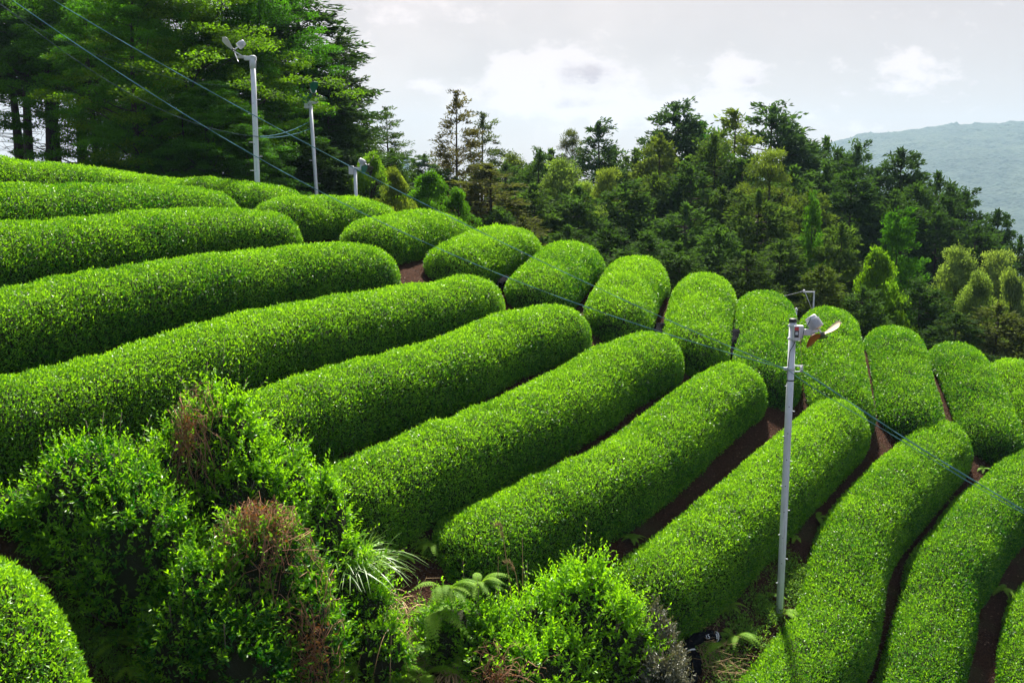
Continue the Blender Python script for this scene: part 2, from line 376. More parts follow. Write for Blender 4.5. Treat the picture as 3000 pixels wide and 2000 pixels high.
# ------------------------------------------------------------------ tea hedges
HEDGE = {}
def spline(pts, step=.1):
    P = np.asarray(pts, float); n = len(P)
    E = np.vstack([2 * P[0] - P[1], P, 2 * P[-1] - P[-2]]); out = []
    for i in range(n - 1):
        p0, p1, p2, p3 = E[i:i + 4]; k = max(2, int(np.linalg.norm(p2 - p1) / step * 2)); tt = np.linspace(0, 1, k, endpoint=False)[:, None]
        out.append(.5 * ((2 * p1) + (-p0 + p2) * tt + (2 * p0 - 5 * p1 + 4 * p2 - p3) * tt ** 2 + (-p0 + 3 * p1 - 3 * p2 + p3) * tt ** 3))
    Q = np.vstack(out + [P[-1:]]); s = np.r_[0, np.cumsum(np.linalg.norm(np.diff(Q, axis=0), axis=1))]
    m_ = max(6, int(s[-1] / step)); ss = np.linspace(0, s[-1], m_)
    for _ in range(1): Q = np.stack([np.interp(ss, s, Q[:, 0]), np.interp(ss, s, Q[:, 1])], -1); s = ss
    K = np.ones(7) / 7
    S = np.stack([np.convolve(np.pad(Q[:, i], 3, mode='edge'), K, 'valid') for i in (0, 1)], -1)
    f = np.clip(np.minimum(np.arange(m_), np.arange(m_)[::-1]) / 4, 0, 1)[:, None]
    return Q * (1 - f) + S * f, ss
def hedge(label, pts, hw=.735, h=.77, leaf=.042, dens=3800, seed=0, ends=(1, 1), rend=.95, tone0=0.0, group='clipped tea rows on the slope'):
    rng = np.random.default_rng(seed + 100)
    C, s = spline(pts, .09); Ltot = s[-1]
    T = nrm(np.gradient(C, axis=0)); Rt = np.stack([T[:, 1], -T[:, 0]], -1)
    th = np.linspace(-np.pi * .5 - .5, np.pi * 1.5 + .5, 41)
    th = np.linspace(-.75, np.pi + .75, 37)
    c0 = .24
    def surf(inset):
        e = np.minimum(np.where(ends[0], s, 9), np.where(ends[1], Ltot - s, 9)) - inset
        fh = np.clip(1 - (1 - np.clip(e / rend, 0, 1)) ** 2.3, 0, 1) ** (1 / 2.3)
        fw = np.clip(1 - (1 - np.clip(e / (rend * .85), 0, 1)) ** 2.2, 0, 1) ** (1 / 2.2)
        co, si = np.cos(th), np.sin(th)
        X = (hw - inset) * np.sign(co) * np.abs(co) ** .98
        Zu = c0 + (h - inset - c0) * np.abs(si) ** 1.0
        Zl = c0 - c0 * np.abs(np.minimum(si, 0)) / np.sin(.75)
        up = si >= 0
        Z = np.where(up, Zu, Zl); X = np.where(up, X, (hw - inset) * np.sign(co) * (1 - .12 * (np.minimum(si, 0) / np.sin(.75)) ** 2))
        GX = fw[:, None] * X[None]; GZ = np.where(Z > c0, c0 * np.minimum(1, fh[:, None] * 1.6) + (Z - c0) * fh[:, None], Z * np.minimum(1, fh[:, None] * 1.6))
        wob = 1 + .05 * (vnoise(s[:, None] * .9 + seed * 7.3, np.zeros_like(th)[None] + th[None] * .9) - .5)
        GX = GX * wob + (vnoise(s * .45 + seed, s * 0 + 3.1) - .5)[:, None] * .08
        GZ = GZ * (1 + .07 * (vnoise(s * .6 + seed * 3.1, s * 0 + 9.7) - .5) + .07 * (vnoise(s * 1.7 + seed * 2.3, s * 0 + 4.4) - .5))[:, None] + (vnoise(s[:, None] * 3 + seed, th[None] * 2.3) - .5) * .075 * fh[:, None]
        x = C[:, 0, None] + Rt[:, 0, None] * GX; y = C[:, 1, None] + Rt[:, 1, None] * GX
        tc = Tz(C[:, 0], C[:, 1])[:, None]; tt = Tz(x, y)
        return np.stack([x, y, tt - (tt - tc) * .8 * np.clip(GZ / h * 1.3, 0, 1) + np.maximum(GZ, -.05)], -1)
    mb = MB()
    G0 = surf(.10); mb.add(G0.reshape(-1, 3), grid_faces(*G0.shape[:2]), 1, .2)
    G = surf(.0); n = int(grid_area(G) * dens)
    P, N = grid_sample(G, n, rng)
    cen = np.stack([C.mean(0)[0] + 0 * P[:, 0], C.mean(0)[1] + 0 * P[:, 0], P[:, 2] - .2], -1)
    if (N[:, 2] > 0).mean() < .5: N = -N
    dep = rng.random(n) ** 1.3 * .10 - .015
    P = P - N * dep[:, None]
    up = np.array([0, 0, 1.0])
    ax = nrm(N * .5 + up * .4 + rng.normal(0, .7, (n, 3)))
    fn = nrm(N * .6 + up * .35 + rng.normal(0, .6, (n, 3)))
    Ls = leaf * rng.uniform(.6, 1.3, n)
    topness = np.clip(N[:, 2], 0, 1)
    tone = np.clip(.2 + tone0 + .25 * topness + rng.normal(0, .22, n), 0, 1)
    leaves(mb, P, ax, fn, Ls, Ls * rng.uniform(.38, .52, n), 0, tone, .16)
    ns = n // 70; q, Nq = grid_sample(G, ns, rng); Nq = Nq if (Nq[:, 2] > 0).mean() > .5 else -Nq           # unclipped shoots
    for f in (0, .5, 1.0): leaves(mb, q + (Nq * .6 + up * .5) * leaf * .75 * f, nrm(Nq * .6 + up * .9 + rng.normal(0, .5, (ns, 3))), nrm(rng.normal(0, .7, (ns, 3)) + Nq), leaf * rng.uniform(.8, 1.4, ns), leaf * .42, 0, np.clip(.5 + rng.normal(0, .2, ns), 0, 1), .16)
    loc = np.array([C[0, 0], C[0, 1], tz(*C[0])])
    o = mb.obj('tea_hedge', [M_TEA, M_TWIG], loc=tuple(loc))
    tag(o, label, 'tea hedge', group)
    return o

A = [
 ('far tea row at the upper left edge, backmost row before the dark tree trunks', [(-12, 18), (-11, 20), (-10.2, 21.8), (-9.5, 23.2), (-8.8, 24.3)], dict(h=.8)),
 ('second tea row from the top left, flat topped, ending under the first pole', [(-10.3, 15.8), (-9.16, 18), (-8.5, 19.5), (-7.76, 21.3), (-7.0, 22.5), (-6.6, 23.3)], {}),
 ('third tea row from the top left, ending in the rounded nose beside the dark hole', [(-9.5, 14), (-8.32, 16.3), (-7.54, 17.8), (-6.64, 19.75), (-5.86, 21.0), (-4.8, 22.1)], {}),
 ('fourth tea row from the top left, crossing from left edge to the picture middle', [(-8.8, 12.2), (-7.46, 14.46), (-6.74, 15.8), (-5.87, 17.3), (-4.8, 19.05), (-3.66, 20.5), (-2.6, 21.55)], {}),
 ('longest tea row, running behind the tall wild bush from the left edge', [(-8.0, 11.3), (-6.7, 12.8), (-5.73, 14.2), (-5.2, 15.2), (-4.4, 16.55), (-3.26, 18.1), (-2.2, 19.5), (-1.15, 20.8), (-.45, 21.65)], {}),
 ('tea row that starts behind the right shoulder of the tall wild bush', [(-4.2, 14.3), (-3.4, 15.35), (-2.8, 16.2), (-1.97, 17.2), (-1.0, 18.5), (-.2, 19.75), (.7, 20.85), (1.4, 21.65)], {}),
 ('tea row whose blunt lower end stands above the long grass clump', [(-2.7, 13.85), (-1.1, 15.85), (.06, 17.3), (1.15, 18.8), (2.0, 20.1), (2.75, 21.0), (3.45, 21.8)], {}),
 ('tea row whose lower end rises behind the fern and the dry plumes', [(-.95, 13.95), (.15, 15.2), (.85, 16.0), (1.6, 16.85), (2.6, 18.1), (3.5, 19.4), (4.4, 20.6), (5.25, 21.65)], dict(hw=.70)),
 ('tea row passing just behind the near fan pole, lower end by the net', [(1.9, 14.65), (3.1, 16.1), (3.9, 17.1), (4.7, 18.1), (5.5, 19.1), (6.4, 20.2), (7.5, 21.65)], dict(hw=.68)),
 ('bent tea row right of the near fan pole, running out at the bottom', [(2.8, 12.6), (3.7, 13.7), (4.55, 14.7), (5.3, 15.6), (5.75, 16.35), (5.98, 16.9), (6.2, 17.4), (6.65, 18.1), (7.2, 18.85), (8.1, 19.95), (9.35, 21.4), (10.0, 22.15)], dict(hw=.64)),
 ('wavy tea row between the two lower right soil paths', [(4.8, 12.7), (5.7, 13.9), (6.5, 15.0), (7.35, 16.4), (7.75, 17.1), (8.05, 17.75), (8.7, 18.5), (9.6, 19.6), (10.85, 20.8), (12.2, 22.2)], dict(hw=.63)),
 ('tea row cut off by the lower right edge', [(7.4, 13.2), (8.3, 14.7), (8.95, 15.8), (9.3, 16.6), (9.55, 17.0), (10.0, 17.7), (10.7, 18.4), (12, 20), (13.3, 21.5)], dict(hw=.63)),
]
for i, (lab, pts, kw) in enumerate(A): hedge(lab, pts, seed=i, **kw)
Brow = [
 ('low far tea mound directly left of the first fan pole foot', (-10.53, 23.73), (-7.5, 27.0), dict(h=.85)),
 ('low far tea mound that hides the foot of the first fan pole', (-8.03, 23.23), (-5.4, 26.6), dict(h=.85)),
 ('tea mound that hides the foot of the second fan pole', (-5.63, 22.53), (-3.2, 26.6), {}),
 ('wide tea mound just right of the dark hole', (-3.53, 22.23), (-1.4, 26.9), {}),
 ('tea mound fourth from the left among those past the cross path', (-1.58, 22.13), (.4, 27.0), {}),
 ('tea mound between two cable crossings, left of the narrow upright mounds', (0.32, 21.83), (2.0, 27.0), {}),
 ('tea mound with its top at the picture middle right, left of the rolled nets', (2.17, 21.73), (3.65, 27.0), {}),
 ('upright tea mound left of the black rolled net with red tie', (3.97, 21.53), (5.35, 27.1), {}),
 ('upright tea mound between the rolled net and the near fan pole', (5.57, 21.33), (6.95, 27.1), {}),
 ('tea mound behind the motor of the near fan pole', (7.22, 21.13), (8.6, 27.1), dict(hw=.735)),
 ('tall tea mound right of the near fan motor', (8.97, 21.43), (10.3, 27.1), dict(hw=.735)),
 ('tea mound second from the right edge', (11.02, 21.83), (11.95, 27.1), {}),
 ('tea mound cut by the right edge', (12.82, 22.53), (13.5, 27.1), {}),
]
for i, (lab, a, b, kw) in enumerate(Brow):
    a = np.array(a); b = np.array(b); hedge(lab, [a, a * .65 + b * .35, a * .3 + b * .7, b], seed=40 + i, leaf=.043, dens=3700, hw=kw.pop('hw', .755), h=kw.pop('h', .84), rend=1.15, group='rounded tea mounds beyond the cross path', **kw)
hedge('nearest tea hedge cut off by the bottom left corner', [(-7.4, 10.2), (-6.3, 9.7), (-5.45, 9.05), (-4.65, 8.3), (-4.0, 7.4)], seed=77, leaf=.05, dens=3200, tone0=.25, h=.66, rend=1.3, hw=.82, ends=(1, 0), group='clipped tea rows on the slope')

# ------------------------------------------------------------------ trees
def sphere_dirs(n, rng):
    return nrm(rng.normal(0, 1, (n, 3)))
def limb(mb, a, b, r0, r1, rng, sag=.0, sides=6, mat=0):
    a = np.asarray(a, float); b = np.asarray(b, float); tt = np.linspace(0, 1, 6)[:, None]
    L = np.linalg.norm(b - a)
    pth = a + (b - a) * tt + np.sin(tt * np.pi) * (rng.normal(0, .05, 3) * L + np.array([0, 0, sag * L]))
    tube(mb, pth, np.linspace(r0, r1, 6), sides, mat)
def clusters(mb, Cn, rad, npc, Ls, Wf, rng, axdir=None, jitter=.8, upface=.7, tone0=.45, tvar=.2, shape='d', mat=0, bend=.0, ball=False):
    """leaf clusters around centres Cn with per-axis radii rad (n,3)"""
    n = len(Cn); N = n * npc
    q = rng.normal(0, .5, (N, 3)); q = q * np.minimum(1, 1.15 / np.maximum(np.linalg.norm(q, axis=1), 1e-6))[:, None]
    if ball:                                                                # sharp edged pad, densest near its rim and top
        q = sphere_dirs(N, rng) * (rng.random((N, 1)) ** .28); q[:, 2] = np.abs(q[:, 2]) * np.where(rng.random(N) < .75, 1, -.6)
        q *= (1 + .45 * (vnoise(q[:, 0] * 3 + np.repeat(np.arange(n) * 1.7, npc), q[:, 1] * 3) - .5))[:, None]
    P = np.repeat(Cn, npc, 0) + q * np.repeat(rad, npc, 0)
    ax = rng.normal(0, jitter, (N, 3))
    if axdir is not None: ax = ax + np.repeat(axdir, npc, 0)
    ax = nrm(ax)
    fn = nrm(rng.normal(0, .6, (N, 3)) + np.array([0, 0, upface]))
    l = Ls * rng.uniform(.6, 1.35, N)
    tone = np.clip(np.repeat(tone0 + rng.normal(0, tvar, n), npc) + rng.normal(0, .13, N), 0, 1)
    leaves(mb, P, ax, fn, l, l * Wf, mat, tone, .15, shape, bend)
def broad_tree(seed, H, Rr, base=.25, ncl=170, npc=210, leaf=.12, flat=.36, clr=.95, wf=.55, trunk_r=.16, lean=.0):
    rng = np.random.default_rng(seed); tr = MB(); cr = MB()
    top = np.array([lean, 0, H * .9]); zz = np.linspace(0, 1, 9)[:, None]
    path = zz * top + np.c_[np.sin(zz[:, 0] * 4 + seed) * .12, np.cos(zz[:, 0] * 3 + seed) * .12, np.zeros(9)]; path[0, :2] = 0
    tube(tr, path, trunk_r * (1 - .85 * zz[:, 0]) + .015, 8)
    C_ = []
    hb = H * base
    while len(C_) < ncl:
        t = rng.random() ** .8; z = hb + (H - hb) * t
        env = Rr * math.sin(math.pi * min(1, .18 + .82 * t) ** .85) ** .7 if t < .98 else Rr * .15
        env *= .75 + .5 * vnoise(np.array([t * 5 + seed]), np.array([seed * 1.7]))[0]
        a = rng.random() * 2 * math.pi; lob = .72 + .5 * vnoise(np.array([math.cos(a) * 1.6 + seed + 5]), np.array([math.sin(a) * 1.6 + t * 4]))[0]
        r = env * lob * rng.random() ** .42
        C_.append((r * math.cos(a) + lean * t, r * math.sin(a), z))
    C_ = np.array(C_)
    for k in rng.choice(len(C_), min(46, len(C_)), replace=False):
        p = C_[k]; z0 = max(hb * .8, p[2] - .35 * np.hypot(p[0], p[1]) - .3); i = min(8, int(z0 / (H * .9) * 8))
        limb(tr, path[i] * [1, 1, 0] + [0, 0, z0], p, max(.02, trunk_r * .35 * (1 - z0 / H)), .012, rng, -.05, 5)
    rad = np.stack([clr * rng.uniform(.6, 1.2, len(C_)), clr * rng.uniform(.6, 1.2, len(C_)), clr * flat * rng.uniform(.7, 1.3, len(C_))], -1)
    od = nrm(C_ * [1, 1, 0] + 1e-6) * .5 + [0, 0, -.1]
    clusters(cr, C_, rad, npc, leaf, wf, rng, od, .7, .6, .45, .28, ball=True)
    return tr.mesh('trunk', [M_BARK]), cr.mesh('crown', [M_BROAD]), H, Rr
def conifer(seed, H, Rr, base=.04, power=.65, step=.22, nb=6, spray=.36, npc=40, leaf=.17, wf=.36, droop=.3, rise=.25, gap=.15, trunk_r=.15, dead=0, thin_top=.0, tip_up=.3):
    rng = np.random.default_rng(seed); tr = MB(); cr = MB()
    zz = np.linspace(0, 1, 10); bx = np.sin(zz * 3 + seed) * .12 * zz; path = np.c_[bx, bx * .5, zz * H * .98]
    tube(tr, path, trunk_r * (1 - zz) + .012, 8)
    Cn, Dn, Sz = [], [], []
    z = H * base
    while z < H * .985:
        t = (z / H - base) / (1 - base); k = nb if t < .8 else max(3, nb - 1)
        for b in range(k):
            if rng.random() < gap + thin_top * max(0, t - .55): continue
            zb = z + rng.normal(0, .16); a = rng.random() * 2 * math.pi
            lump = .62 + .72 * vnoise(np.array([math.cos(a) * 1.7 + seed * 2.3 + zb * .25]), np.array([math.sin(a) * 1.7 + zb * .55]))[0]
            l = Rr * (1 - t) ** power * lump * rng.uniform(.75, 1.12) + .10
            d = np.array([math.cos(a), math.sin(a), 0]); n_ = max(1, int(l / (spray * .8))); rs = rise * (.2 + t) + rng.normal(0, .10)
            for q in range(n_):
                f = 1 - (q + rng.random() * .7) / n_ * .70
                p = d * l * f + np.cross(d, (0, 0, 1.0)) * rng.normal(0, .10) * l * f + np.array([bx[-1] * t, 0, zb + rs * l * f - droop * l * f * f + rng.normal(0, .09)])
                Cn.append(p); Dn.append(d * .8 + [0, 0, -.5 + (tip_up + .5) * t]); Sz.append((.75 + .45 * rng.random()) * (1.1 - .5 * t))
            if rng.random() < .35 and l > .6: limb(tr, [0, 0, zb], d * l * .75 + [0, 0, zb + rs * l * .7 - droop * l * .5], .026, .007, rng, .02, 4)
        z += step * rng.uniform(.75, 1.25)
    for q in range(5): Cn.append(np.array([bx[-1], 0, H - .08 - .14 * q])); Dn.append(np.array([0, 0, 1.])); Sz.append(.28 + .06 * q)
    for _ in range(dead):
        zd = rng.uniform(.12, base + .05) * H; a = rng.random() * 6.283; l = rng.uniform(.5, 1.6)
        e = np.array([math.cos(a) * l, math.sin(a) * l, zd + rng.uniform(-.2, .35)]); limb(tr, [0, 0, zd], e, .02, .006, rng, .05, 4)
        for _ in range(3):
            q = e * rng.uniform(.5, 1) * [1, 1, 0] + [0, 0, zd + (e[2] - zd) * .8]; limb(tr, q, q + rng.normal(0, .28, 3), .008, .003, rng, 0, 3)
    Cn = np.array(Cn); Dn = np.array(Dn); Sz = np.array(Sz)[:, None]
    out_ = np.abs(Dn[:, :2]); rad = np.c_[spray * (.8 + .5 * out_), np.full(len(Cn), spray * .5)] * Sz
    clusters(cr, Cn, rad, npc, leaf, wf, rng, Dn * 1.1, .55, .35, .42, .22)
    return tr.mesh('trunk', [M_BARK]), cr.mesh('crown', [M_NEEDLE]), H, Rr

PROTO = {
 'big1': broad_tree(1, 11, 3.6, .14, 330, 270, .085, .40, .58), 'big2': broad_tree(2, 11, 3.4, .2, 320, 270, .085, .40, .56), 'big3': broad_tree(8, 9, 3.0, .04, 300, 250, .085, .42, .50),
 'high': broad_tree(3, 12, 3.2, .50, 210, 260, .085, .4, .6, trunk_r=.2),
 'shrub1': broad_tree(4, 4, 1.6, .05, 120, 200, .07, .55, .30, .6, .06), 'shrub2': broad_tree(5, 4, 1.7, .08, 110, 200, .07, .55, .30, .6, .06),
 'feather': broad_tree(6, 8, 2.4, .08, 170, 240, .085, .6, .46, .55), 'feather2': broad_tree(7, 8, 2.6, .08, 170, 240, .085, .6, .46, .55),
 'cedar1': conifer(11, 12, 2.4, .04, .75, .22, 6, .34, 40, .16, .34, .2, .35), 'cedar2': conifer(12, 12, 2.3, .04, .7, .22, 6, .36, 40, .16, .34, .25, .4, .2),
 'airy': conifer(13, 12, 2.3, .04, .7, .24, 6, .34, 34, .16, .30, .1, .5, .26, thin_top=.4, tip_up=.5),
 'bare': conifer(14, 13, 2.2, .52, .6, .26, 5, .42, 44, .18, .36, .2, .3, .25, .2, 60), 'bare2': conifer(15, 13, 2.0, .58, .6, .26, 5, .42, 44, .18, .36, .2, .3, .25, .17, 64),
 'cyp1': conifer(21, 11, 2.8, .03, .58, .21, 7, .40, 42, .17, .38, .35, .3), 'cyp2': conifer(22, 11, 2.7, .03, .62, .21, 7, .38, 42, .17, .38, .4, .3),
 'cyp3': conifer(23, 10, 2.7, .03, .55, .22, 7, .42, 42, .18, .38, .5, .35), 'cone': conifer(24, 9, 2.0, .02, .62, .17, 8, .30, 44, .12, .42, .1, .5, .08, tip_up=.6),
 'pine1': broad_tree(31, 9, 2.2, .3, 110, 260, .11, .34, .48, .22, .14),
}
TNAME = {'big': 'broadleaf_tree', 'hig': 'broadleaf_tree', 'shr': 'shrub', 'fea': 'broadleaf_tree', 'ced': 'cedar_tree', 'air': 'cedar_tree', 'bar': 'cedar_tree', 'cyp': 'cypress_tree', 'con': 'conifer_tree', 'pin': 'pine_tree'}
TCAT = {'broadleaf_tree': 'tree', 'shrub': 'shrub', 'cedar_tree': 'tree', 'cypress_tree': 'tree', 'conifer_tree': 'tree', 'pine_tree': 'tree'}
trng = random.Random(9)
def tree(kind, u, vt, hw, d, colr, label, group, cbase=None):
    """u, vt: crown top, hw: half width, in a 2352 px wide picture; d: distance in metres"""
    k = 1.2755; p = at(u * k, vt * k, d); tr, cr, H, Rr = PROTO[kind]
    gz = tz(p[0], p[1]) - .1; hgt = max(1.5, p[2] - gz); sxy = (2.4 if kind[:3] in ('cyp', 'ced') else 1.6) * hw * k / F_PX * d / Rr; szz = hgt / H
    nm = TNAME[kind[:3]]
    r = empty(nm, (p[0], p[1], gz), label, TCAT[nm], group, trng.uniform(0, 6.28))
    r.scale = (sxy, sxy, szz)
    a = bpy.data.objects.new('trunk', tr); COL.objects.link(a); a.parent = r
    b = bpy.data.objects.new('crown', cr); COL.objects.link(b); b.parent = r; b.color = (*colr, 1)
    return r
DK = (.052, .105, .028); MID = (.05, .18, .012); YG = (.085, .20, .01); OLV = (.075, .13, .03); BRN = (.10, .09, .038)
LIM = (.11, .24, .025); PALE = (.13, .22, .08); BLU = (.052, .10, .042); BRT = (.07, .2, .018); DGR = (.036, .078, .020)
GL, GM, GS = 'tall trees of the left wood', 'trees of the wood behind the tea mounds', 'bright young trees at the edge of the wood'
